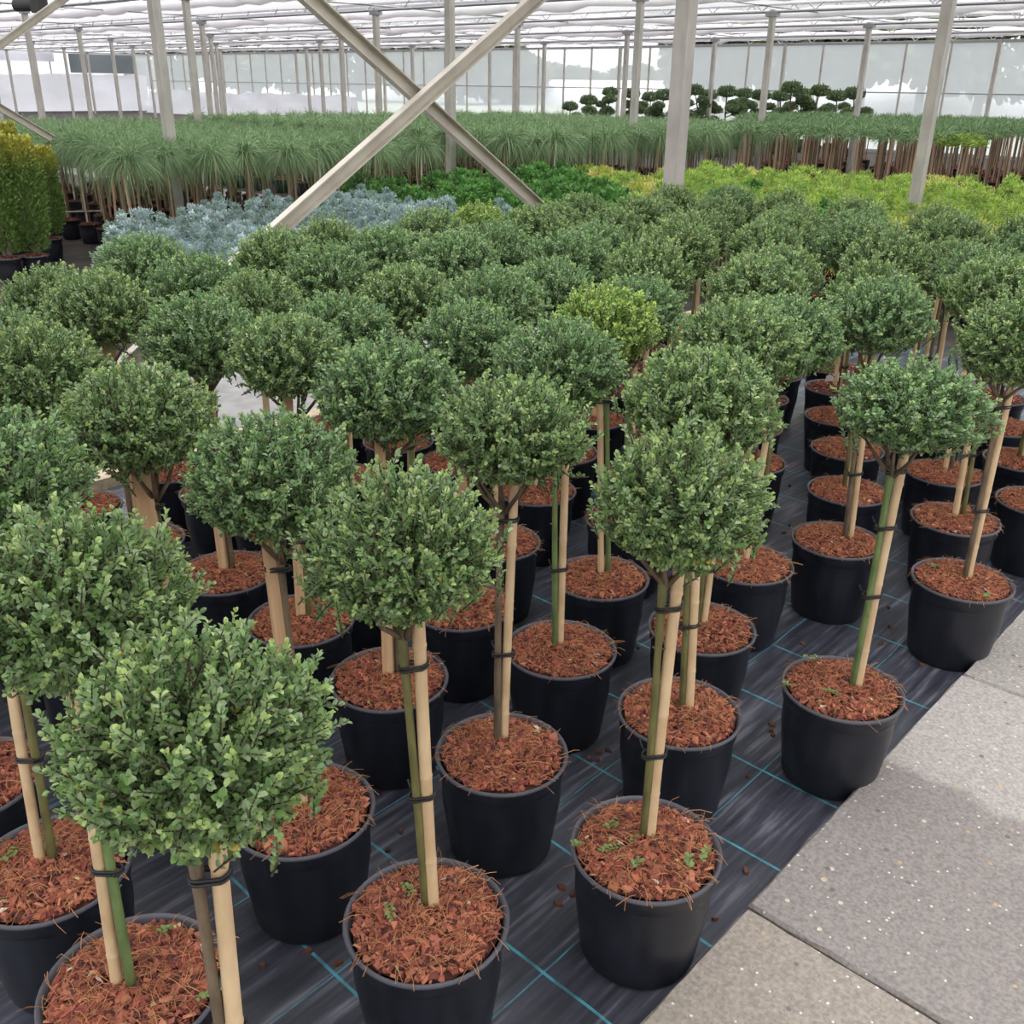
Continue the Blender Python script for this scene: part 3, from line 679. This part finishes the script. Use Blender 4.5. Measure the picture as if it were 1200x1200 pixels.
# green sprigs and loose bark lying about
def sprig_mesh(seed, n=9):
    rng = np.random.default_rng(seed); P = []; D = []; Nn = []; L_ = []; a = rng.random() * 6.28
    for i in range(n):
        p = np.array([math.cos(a) * i * .004, math.sin(a) * i * .004, .003 + .002 * rng.random()]); th = a + (1 if i % 2 else -1) * rng.uniform(.5, 1.2)
        P.append(p); D.append((math.cos(th), math.sin(th), rng.uniform(.0, .5))); Nn.append((rng.normal(0, .3), rng.normal(0, .3), 1)); L_.append(rng.uniform(.009, .015))
    P, D, Nn, L_ = map(np.array, (P, D, Nn, L_)); cols = np.array([(.17, .27, .07)] * n) * rng.uniform(.7, 1.3, (n, 1))
    return quads_mesh('sprig', leaf_verts(P, D, Nn, L_, L_ * .6), 6, LEAF_F, cols, M_LEAF)
SPR = [sprig_mesh(s, 7 + 2 * s) for s in range(3)]
for i, (px, py) in enumerate([(686, 990), (725, 962), (727, 992), (741, 1017), (808, 1018), (822, 1010), (742, 979), (472, 1035), (455, 1058), (929, 806), (958, 772), (985, 815), (1090, 664), (1152, 700), (230, 1170), (205, 1085), (20, 995), (70, 985)]):
    q = at(px, py, HP + .012); o = link('fallen_sprig', SPR[i % 3]); o.location = (q[0], q[1], HP + .010); o.rotation_euler = (0, 0, i * 1.3)
    tag(o, 'small green sprig lying on reddish bark mulch', 'sprig', 'green sprigs on the bark')
def chip_mesh(seed):
    rng = np.random.default_rng(seed); mb = MB(); n = 7; L_ = rng.uniform(.010, .017)
    lo = [(L_ * math.cos(6.283 * k / n) * rng.uniform(.6, 1.1), L_ * .55 * math.sin(6.283 * k / n) * rng.uniform(.6, 1.2), 0) for k in range(n)]
    hi = [(x * .8, y * .8, .005 + rng.uniform(0, .005)) for x, y, _ in lo]
    mb.add(lo + hi, [tuple(range(n))[::-1], tuple(range(n, 2 * n))] + [(k, (k + 1) % n, n + (k + 1) % n, n + k) for k in range(n)], tuple(np.array((.10, .045, .03)) * rng.uniform(.6, 1.6)))
    return mb.mesh('bark_chip', M_BARKCHIP)
CH = [chip_mesh(s) for s in range(4)]
for i, (px, py) in enumerate([(659, 1041), (671, 1049), (838, 1078), (876, 911), (874, 1021), (362, 1115), (308, 1132), (432, 1000), (700, 883), (712, 880), (690, 890), (748, 760), (905, 850), (906, 862), (904, 857), (1041, 713), (1043, 735), (1032, 755), (940, 755), (925, 617), (918, 625), (930, 632), (470, 975), (455, 998), (655, 1060), (760, 870), (700, 892), (925, 570), (1080, 780), (612, 1010), (640, 985), (520, 1190), (395, 1130)]):
    q = at(px, py, 0.0)
    if q[0] > -.72: continue
    o = link('bark_chip', CH[i % 4]); o.location = (q[0], q[1], 0); o.rotation_euler = (0, 0, i * 2.1)
    tag(o, 'loose brown bark chip lying on the black mat', 'bark chip', 'bark chips spilt on the mat')

# ------------------------------------------------------------------ background plants
def strands_mesh(name, P0, D0, L_, droop, wid, col, material, seg=4, rng=RNG, wob=.1):
    """arching flat blades: start P0, direction D0, length L_"""
    N = len(P0); D0 = unit(D0); side = unit(np.cross(D0, rng.normal(0, 1, (N, 3)) + np.array([0, 0, .2])))
    V = []
    for i in range(seg + 1):
        t = i / seg; c = P0 + D0 * (L_ * t)[:, None] + np.array([0, 0, -1.0]) * (droop * L_ * t * t)[:, None]
        w = (wid * (1 - t * .85))[:, None] if hasattr(wid, '__len__') else wid * (1 - t * .85)
        V += [c + side * w / 2, c - side * w / 2]
    V = np.stack(V, 1); faces = [(2 * i, 2 * i + 1, 2 * i + 3, 2 * i + 2) for i in range(seg)]
    return quads_mesh(name, V, 2 * (seg + 1), faces, col, material)

def weeping_head(seed, n=760, R=.26):
    rng = np.random.default_rng(seed); th = rng.random(n) * 6.283; el = np.arcsin(rng.uniform(-.1, .99, n))
    D = np.stack([np.cos(th) * np.cos(el), np.sin(th) * np.cos(el), np.sin(el)], 1)
    P = D * rng.uniform(.0, .15, n)[:, None] * (1, 1, .6) + rng.normal(0, .015, (n, 3)); D = D + rng.normal(0, .28, (n, 3)); L_ = rng.uniform(.15, .36, n)
    base = np.array([(.16, .27, .115), (.205, .32, .14), (.125, .22, .095), (.275, .37, .185)])
    C_ = base[rng.integers(0, 4, n)] * rng.uniform(.6, 1.45, (n, 1))
    return strands_mesh('needle_head', P, D, L_, rng.uniform(.55, 1.25, n), .0052, C_, M_NEEDLE, 5, rng)
WEEP = [weeping_head(s) for s in (1, 2, 3)]
def simple_post(r, h, material, n=6, lean=0):
    mb = MB(); mb.tube([(0, 0, 0), (lean, 0, h)], r, n); return mb.mesh('stem', material)
STEM_W = simple_post(.010, .72, M_STEM['brown']); CANE_W = simple_post(.012, .74, mat('cane_aged', (.40, .26, .17), .7, .3)); CANE_W2 = simple_post(.011, .74, mat('cane_pale', (.62, .52, .42), .7, .3))
POT_S = pot_mesh(.12, .095, .21, 20); RIM_S = rim_mesh(.12, .21, 20); MUL_S = [mulch_mesh(.104, .205, 60, 0, 300 + s, 0) for s in range(2)]

def small_pot(t, rng, rim=True):
    p = link('pot', POT_S, t)
    if rim: link('rim', RIM_S, p)
    link('bark_mulch', MUL_S[int(rng.integers(2))], t, rotz=rng.random() * 6, kind='stuff')

def weeping(x, y, label, group, rng, s=1.0, zh=.98):
    t = thing('weeping_standard', (x, y, 0), label, 'tree', group, rotz=rng.random() * 6.28)
    small_pot(t, rng, False)
    k = zh / .95
    st = link('stem', STEM_W, t, (.012, 0, .2)); st.scale = (1, 1, (zh - .18) / .72)
    c = link('stake', CANE_W if rng.random() < .8 else CANE_W2, t, (-.014, .005, .2)); c.scale = (1, 1, (zh - .20) / .74); c.rotation_euler = (rng.normal(0, .035), rng.normal(0, .035), 0)
    link('needle_head', WEEP[int(rng.integers(3))], t, (0, 0, zh), rotz=rng.random() * 6.28, scale=s * rng.uniform(.9, 1.12), kind='stuff')
def visible(P, mx=60, zt=1.2):
    q = proj(P); return q[2] > .5 and -mx < q[0] < 1200 + mx
rng = np.random.default_rng(77)
cnt = 0
YEWXY = [tuple(at(px, py, .2)[:2]) for px, py in [(8, 303), (40, 300), (58, 280), (22, 276), (-14, 290)]]
LA = 'grassy weeping standard in the bed in front of the cross path'
LB = 'grassy weeping standard in the bed beyond the cross path'
for i in range(0, 16):
    for j in range(0, 10):
        x = -9.0 - .44 * i + (.22 if j % 2 else 0) + rng.normal(0, .03); y = 4.0 + .44 * j + rng.normal(0, .03)
        if abs(x + 9.86) < .14 and abs(y - 5.46) < .14: continue
        if min((x - yx) ** 2 + (y - yy) ** 2 for yx, yy in YEWXY) < .56 ** 2: continue
        if not visible((x, y, 1), 30): continue
        weeping(x, y, LA, 'weeping standards before the cross path', rng); cnt += 1
for i in range(0, 15):
    for j in range(0, 13):
        x = -8.9 - .56 * i + (.28 if j % 2 else 0) + rng.normal(0, .03); y = 9.55 + .58 * j + rng.normal(0, .03)
        if abs(x + 9.86) < .14 and min(abs(y - v) for v in PY) < .14: continue
        if cnt >= 300: break
        if not visible((x, y, 1), 10): continue
        weeping(x, y, LB, 'weeping standards beyond the cross path', rng, 1.12, 1.0); cnt += 1

# the weeping standards past the first 300, standing between the others: one body of plants
def rest_of_standards():
    rg = np.random.default_rng(91); Ps, Ds, Ls, Dr, Cs = [], [], [], [], []; mb = MB()
    base = np.array([(.16, .27, .115), (.205, .32, .14), (.125, .22, .095), (.275, .37, .185)])
    for i in range(14):
        for j in range(13):
            x = -9.04 - .56 * i + (.0 if j % 2 else .28) + rg.normal(0, .03); y = 9.84 + .58 * j + rg.normal(0, .03)
            if abs(x + 9.86) < .14 or not visible((x, y, 1), 5): continue
            n = 230; th = rg.random(n) * 6.283; el = np.arcsin(rg.uniform(-.1, .99, n)); D = np.stack([np.cos(th) * np.cos(el), np.sin(th) * np.cos(el), np.sin(el)], 1)
            Ps.append(D * rg.uniform(0, .09, n)[:, None] + np.array([x, y, .99])); Ds.append(D); Ls.append(rg.uniform(.2, .38, n)); Dr.append(rg.uniform(.55, 1.25, n)); Cs.append(base[rg.integers(0, 4, n)] * rg.uniform(.8, 1.2, (n, 1)))
            c = (.20, .12, .08) if rg.random() < .6 else (.38, .26, .18)
            mb.tube([(x, y, .0), (x + rg.normal(0, .02), y, .98)], .012, 4, False, c)
            mb.tube([(x, y, .0), (x, y, .205)], [.095, .118], 10, True, (.02, .02, .024)); mb.tube([(x, y, .205), (x, y, .212)], [.108, .09], 10, True, (.22, .08, .045))
    Ps, Ds, Ls, Dr, Cs = map(np.concatenate, (Ps, Ds, Ls, Dr, Cs))
    t = thing('standards_thicket', (0, 0, 0), 'crowd of grassy weeping standards filling the bed beyond the cross path', 'trees'); t['kind'] = 'stuff'
    link('needle_heads', strands_mesh('needle_heads', Ps, Ds, Ls, Dr, .0085, Cs, M_NEEDLE, 3, rg), t, kind='stuff')
    link('stems_and_pots', mb.mesh('stems_and_pots', M_BARKCHIP), t, kind='stuff')
rest_of_standards()
# tall thin standards with small heads, behind on the right
def tuft_mesh(seed, n, R, H, ln, wd, cols, droop, up=.3):
    rng = np.random.default_rng(seed); D = fib(n, .15, rng); D = D[D[:, 2] > -.35]; n = len(D)
    P = D * np.array([R, R, H]) * rng.uniform(.55, .95, n)[:, None]
    Dv = D + np.array([0, 0, up]) + rng.normal(0, .25, (n, 3)); cols = np.array(cols); C_ = cols[rng.integers(0, len(cols), n)] * rng.uniform(.75, 1.25, (n, 1))
    return strands_mesh('foliage', P, Dv, ln * rng.uniform(.7, 1.3, n), droop * rng.uniform(.5, 1.3, n), wd, C_, M_NEEDLE, 3, rng)
HEADS = [tuft_mesh(s, 420, .20, .13, .12, .012, [(.15, .25, .11), (.20, .31, .13), (.12, .21, .09)], .6) for s in (5, 6)]
LC = 'tall thin standard with a small green head beyond the yellow conifers'
for i in range(0, 15):
    for j in range(0, 19):
        x = -5.6 - .42 * i + (.21 if j % 2 else 0) + rng.normal(0, .03); y = 14.2 + .48 * j + rng.normal(0, .04)
        if y < 17 and x < -8.5: continue
        if abs(x + 9.86) < .14: continue
        q = proj((x, y, 1))
        if not (870 < q[0] < 1400): continue
        t = thing('thin_standard', (x, y, 0), LC, 'tree', 'tall thin standards behind the yellow conifers'); small_pot(t, rng, False)
        st = link('stem', STEM_W, t, (.012, 0, .2)); st.scale = (1, 1, 1.14); c = link('stake', CANE_W if rng.random() < .85 else CANE_W2, t, (-.014, 0, .2)); c.scale = (1.1, 1.1, 1.1); c.rotation_euler = (rng.normal(0, .03), rng.normal(0, .03), 0)
        link('foliage', HEADS[int(rng.integers(2))], t, (0, 0, 1.06), rotz=rng.random() * 6, kind='stuff')
# yellow mop heads on stems
MOP = [tuft_mesh(s, 800, .25, .12, .06, .016, [(.30, .40, .06), (.22, .34, .05), (.16, .27, .05)], .3) for s in (8, 9)]
for i, (px, py) in enumerate([(1063, 160), (1082, 155), (1103, 166), (1122, 168), (1148, 160), (1098, 156), (1135, 167)]):
    q = at(px, py, 1.0)
    t = thing('mop_head_conifer', (q[0], q[1], 0), 'flat yellow-green mop-headed conifer on a thin stem', 'conifer', 'yellow mop-headed conifers'); small_pot(t, rng, False)
    st = link('stem', STEM_W, t, (0, 0, .2)); st.scale = (1, 1, 1.05); link('foliage', MOP[i % 2], t, (0, 0, .99), rotz=i, kind='stuff')

# low conifers: yellow thread conifers, dark green conifers, blue spruces
def fan_mesh(seed, nclump, R, H, cols, ll, ww, per=26, cl=.06):
    rng = np.random.default_rng(seed); D = fib(nclump, .18, rng); D = D[D[:, 2] > -.3]; P = []; Dv = []; Nn = []; C_ = []; L_ = []
    cols = np.array(cols)
    for d in D:
        c = d * np.array([R, R, H]) * rng.uniform(.65, 1.0); base = cols[rng.integers(len(cols))] * rng.uniform(.75, 1.25)
        for i in range(per):
            e = unit(rng.normal(0, 1, 3) + d * .8 + np.array([0, 0, .3])); P.append(c + e * cl * rng.uniform(.1, .6)); Dv.append(e + rng.normal(0, .2, 3)); Nn.append(rng.normal(0, 1, 3)); C_.append(base * rng.uniform(.8, 1.2)); L_.append(ll * rng.uniform(.7, 1.3))
    P, Dv, Nn, C_, L_ = map(np.array, (P, Dv, Nn, C_, L_))
    return quads_mesh('foliage', leaf_verts(P, Dv, Nn, L_, L_ * ww, .1), 6, LEAF_F, C_, M_NEEDLE)
YEL = [fan_mesh(s, 34, .21, .24, c, .052, .17, 60, .085) for s, c in ((20, [(.52, .64, .14), (.42, .57, .13), (.30, .44, .09), (.58, .66, .19)]), (21, [(.39, .56, .12), (.29, .46, .10), (.46, .60, .14)]), (22, [(.72, .68, .18), (.62, .64, .16), (.78, .72, .28), (.46, .54, .13)]))]
GRN = [fan_mesh(s, 60, .19, .26, [(.13, .31, .07), (.17, .38, .09), (.09, .22, .055)], .045, .42) for s in (30, 31)]
SPRU = [fan_mesh(s, 40, .175, .18, [(.42, .53, .52), (.34, .45, .45), (.52, .62, .61), (.27, .38, .32)], .026, .36, 80, .07) for s in (40, 41)]
def low_conifer(name, x, y, me, zc, s, label, cat, group, rot):
    t = thing(name, (x, y, 0), label, cat, group); small_pot(t, rng, False)
    mb_ = link('stem', STEM_W, t, (0, 0, .19)); mb_.scale = (1.3, 1.3, (zc - .2) / .72)
    link('foliage', me, t, (0, 0, zc), rotz=rot, scale=s, kind='stuff')
for i in range(20):
    for j in range(16):
        x = -2.6 - .42 * i + (.21 if j % 2 else 0) + rng.normal(0, .05); y = 6.3 + .44 * j + rng.normal(0, .04)
        if -4.15 - .3 > x > -5.9 + .3 and False: continue
        if abs(x + 3.66) < .17 and min(abs(y - 9.46), abs(y - 5.46)) < .17: continue
        if x < -8.9 or y > 12.3: continue
        q = proj((x, y, .6))
        if not (-20 < q[0] < 1600): continue
        green = x < -5.3 and y < 7.9 + .75 * (-x - 5.3)
        if x < -6.0 and y < 7.1: continue
        if y > 10.5 and x < -7.6 : continue
        if not green and y < 7.0: continue
        r = rng.random()
        if green or (y < 9.8 and r < .26 and x > -6.5):
            if green: lab, g = 'dark green dwarf conifer in the clump beside the blue spruces', 'dark green dwarf conifers'
            else: lab, g = 'dark green dwarf conifer standing among yellow thread conifers', 'dark green conifers among the yellow ones'
            low_conifer('dwarf_conifer', x, y, GRN[int(rng.integers(2))], .46 + rng.normal(0, .035), rng.uniform(.8, 1.15), lab, 'conifer', g, rng.random() * 6)
        else:
            v = int(rng.choice([0, 1, 1, 0, 2]))
            lab, g = (('lime green thread conifer in the yellow bed', 'lime thread conifers') if v < 2 else ('bright golden thread conifer in the yellow bed', 'golden thread conifers'))
            low_conifer('thread_conifer', x, y, YEL[v], .50 + rng.normal(0, .03), rng.uniform(.86, 1.04), lab, 'conifer', g, rng.random() * 6)
for i in range(8):
    for j in range(10):
        x = -6.2 - .41 * i + (.2 if j % 2 else 0) + rng.normal(0, .04); y = 3.3 + .41 * j + rng.normal(0, .04)
        if x < -8.40 or y > 6.65 or not visible((x, y, .5), 20): continue
        q = proj((x, y, .6))
        if q[0] < 118: continue
        low_conifer('blue_spruce', x, y, SPRU[int(rng.integers(2))], .46 + rng.normal(0, .03), rng.uniform(.88, 1.04), 'silvery blue dwarf spruce in the bed behind the ball trees', 'spruce', 'silvery blue dwarf spruces', rng.random() * 6)

# yew columns at the left
def column_mesh(seed, H=1.0, R=.15):
    rng = np.random.default_rng(seed); n = 5200; t = rng.random(n) ** .85; th = rng.random(n) * 6.283
    prof = R * np.clip(np.minimum(.72 + t * 1.4, 1.28 - .5 * t ** 3), .2, 1.05) * (1 + .12 * np.sin(5 * th + 9 * t))
    rr = prof * rng.uniform(.72, 1.05, n); P = np.stack([np.cos(th) * rr, np.sin(th) * rr, t * H], 1)
    D = np.stack([np.cos(th), np.sin(th), np.full(n, 1.1)], 1) + rng.normal(0, .35, (n, 3)); L_ = rng.uniform(.025, .045, n)
    g = np.array((.15, .245, .06)); yv = np.array((.62, .56, .10)); w = np.clip((t - .70) / .25, 0, 1)[:, None] * rng.uniform(.4, 1, (n, 1))
    C_ = (g * (1 - w) + yv * w) * rng.uniform(.7, 1.3, (n, 1))
    return quads_mesh('foliage', leaf_verts(P, D, rng.normal(0, 1, (n, 3)), L_, L_ * .45, .1), 6, LEAF_F, C_, M_NEEDLE)
YEW = [column_mesh(s) for s in (1, 2)]
for i, (px, py) in enumerate([(8, 303), (40, 300), (58, 280), (22, 276), (-14, 290)]):
    q = at(px, py, .2); t = thing('yew_column', (q[0], q[1], 0), 'columnar yew with golden tip in a black pot beside weeping standards', 'yew', 'golden-tipped yew columns', rotz=i * 1.9); small_pot(t, rng)
    link('trunk', STEM_W, t, (0, 0, .2)); link('foliage', YEW[i % 2], t, (0, 0, .24), scale=(1, 1, (.98, .94, .80, 1.0, 1.0)[i]), kind='stuff')
q0, q1 = at(58, 249, .35), at(122, 247, .35)
mb = MB(); mb.tube([q0, q1], .008, 6); o = link('irrigation_pipe', mb.mesh('irrigation_pipe', M_GALV)); tag(o, 'thin pale irrigation pipe strung between the standards', 'pipe')

# cloud-pruned trees near the far wall
def pad_mesh(seed):
    rng = np.random.default_rng(seed); n = 1300; D = fib(n, .1, rng); P = D * np.array([.17, .17, .10]) * rng.uniform(.4, 1.05, n)[:, None]; P[:, 2] = np.where(P[:, 2] < -.03, -.03 + (P[:, 2] + .03) * .4, P[:, 2])
    L_ = rng.uniform(.025, .045, n); C_ = np.array([(.13, .19, .09), (.18, .25, .11), (.10, .145, .075)])[rng.integers(0, 3, n)] * rng.uniform(.8, 1.3, (n, 1))
    return quads_mesh('foliage_pad', leaf_verts(P, D + rng.normal(0, .5, (n, 3)), rng.normal(0, 1, (n, 3)), L_, L_ * .6), 6, LEAF_F, C_, M_NEEDLE)
PADS = [pad_mesh(s) for s in (1, 2)]
POT_L = pot_mesh(.22, .17, .36, 20)
cl = [(668, 125, 18), (690, 118, 18), (715, 108, 19), (740, 110, 19), (762, 114, 19), (778, 112, 19), (800, 112, 20), (814, 106, 20), (830, 112, 20), (852, 108, 20), (873, 110, 20), (892, 112, 20), (915, 113, 21), (928, 103, 21), (940, 110, 21), (961, 107, 21), (981, 113, 21), (1001, 110, 21)]
for i, (px, py, dep) in enumerate(cl):
    rg = np.random.default_rng(500 + i); dep = (26.2, 23.8, 27.6, 25.0)[i % 4] / ray(px, py)[1]; top = at_depth(px, py, dep)
    t = thing('cloud_pruned_tree', (top[0], top[1], 0), 'dark cloud-pruned tree with round foliage pads by the far wall', 'tree', 'cloud-pruned trees by the far wall')
    link('pot', POT_L, t); H = top[2]
    mb = MB(); pts = [(0, 0, .05), (.06 * rg.normal(), .06 * rg.normal(), H * .4), (.05 * rg.normal(), .05 * rg.normal(), H * .7), (0, 0, H)]; mb.tube(pts, [.035, .028, .02, .012], 7)
    pads = [(0, 0, H, 1.4)]
    for b in range(6):
        a = rg.random() * 6.28; rr = rg.uniform(.2, .42); z = H - rg.uniform(.2, .85); z0 = max(.3, z - .12)
        mb.tube([(0, 0, z0), (rr * math.cos(a), rr * math.sin(a), z)], [.015, .008], 5); pads.append((rr * math.cos(a), rr * math.sin(a), z, rg.uniform(.85, 1.25)))
    link('trunk', mb.mesh('trunk', M_TWIG), t)
    for b, (x, y, z, s) in enumerate(pads): link('foliage_pad', PADS[b % 2], t, (x, y, z), rotz=b, scale=s, kind='stuff')

# set the potted plants clear of each other and of the posts
def settle():
    kinds = {'weeping_standard': .121, 'thin_standard': .121, 'mop_head_conifer': .121, 'blue_spruce': .121, 'dwarf_conifer': .121, 'thread_conifer': .121, 'yew_column': .121, 'cloud_pruned_tree': .221}
    body = {'blue_spruce', 'dwarf_conifer', 'thread_conifer'}
    obs = [o for o in COL.objects if o.parent is None and o.name.split('.')[0] in kinds]
    xy = np.array([[o.location.x, o.location.y] for o in obs]); rad = np.array([kinds[o.name.split('.')[0]] for o in obs])
    low = np.array([o.name.split('.')[0] in body for o in obs]); mob = np.array([0.0 if o.name.split('.')[0] in ('mop_head_conifer', 'yew_column', 'cloud_pruned_tree') else 1.0 for o in obs])
    fx = np.array([(x, y) for x in PX for y in PY]); n = len(obs)
    need = rad[:, None] + rad[None] + .004; need[np.ix_(low, low)] = .375; np.fill_diagonal(need, 0)
    for it in range(40):
        d = xy[:, None] - xy[None]; D = np.sqrt((d ** 2).sum(2)) + 1e-6; push = np.clip(need - D, 0, None)
        share = mob[:, None] / np.maximum(mob[:, None] + mob[None], 1e-6)
        mv = (d / D[..., None] * (push * share * .6)[..., None]).sum(1)
        e = xy[:, None] - fx[None]; E_ = np.sqrt((e ** 2).sum(2)) + 1e-6; mv += (e / E_[..., None] * np.clip(rad[:, None] + .07 - E_, 0, None)[..., None]).sum(1) * mob[:, None]
        xy += mv
    for o, p in zip(obs, xy): o.location.x, o.location.y = p
settle()
# ------------------------------------------------------------------ outdoors beyond the film
def outdoor_tree(x, y, h, r, seed):
    rg = np.random.default_rng(seed); t = thing('outdoor_tree', (x, y, 0), 'large hazy tree seen through the far film wall', 'tree', 'trees beyond the far wall')
    mb = MB(); mb.tube([(0, 0, 0), (.1, 0, h * .6)], [.35, .18], 8); link('trunk', mb.mesh('trunk', M_TWIG), t)
    n = 2600; D = fib(n, .1, rg); lob = unit(rg.normal(0, 1, (9, 3))); ff = .62 + .5 * np.max(np.clip(D @ lob.T, 0, 1) ** 4, 1)
    P = D * np.array([r, r, h * .42]) * (ff * rg.uniform(.8, 1.05, n))[:, None] + np.array([0, 0, h * .58]); L_ = rg.uniform(.5, .9, n)
    C_ = np.array([(.10, .13, .07), (.13, .16, .08), (.16, .17, .08)])[rg.integers(0, 3, n)]
    link('foliage', quads_mesh('foliage', leaf_verts(P, D + rg.normal(0, .6, (n, 3)), rg.normal(0, 1, (n, 3)), L_, L_ * .7), 6, LEAF_F, C_, M_NEEDLE), t, kind='stuff')
k = 0
for px, dep, h, r in [(1150, 62, 9, 4.5), (1080, 70, 11, 5), (1010, 64, 10, 4.5), (950, 66, 11, 5), (890, 70, 11, 5), (830, 72, 10, 4.5), (740, 105, 3.4, 3), (680, 110, 3.2, 3.5), (640, 108, 3.6, 4), (590, 95, 5, 4), (540, 90, 8, 5), (480, 98, 5.5, 4), (420, 100, 9, 5.5), (350, 104, 8, 5), (280, 108, 7, 5), (200, 112, 7, 5)]:
    q = at_depth(px, 100, dep); outdoor_tree(q[0], q[1], h, r, 700 + k); k += 1
mb = MB(); pr = [(4.0 * math.cos(a), 2.3 * math.sin(a)) for a in np.linspace(0, math.pi, 14)]
v = [(x, 82 + p[0], p[1]) for x in (-150, 25) for p in pr]; mb.add(v, [(i, i + 1, 14 + i + 1, 14 + i) for i in range(13)])
o = link('polytunnel', mb.mesh('polytunnel', mat('tunnel_film', (.8, .82, .84), .5, .4), True)); tag(o, 'long low white polytunnel beyond the far wall', 'polytunnel')
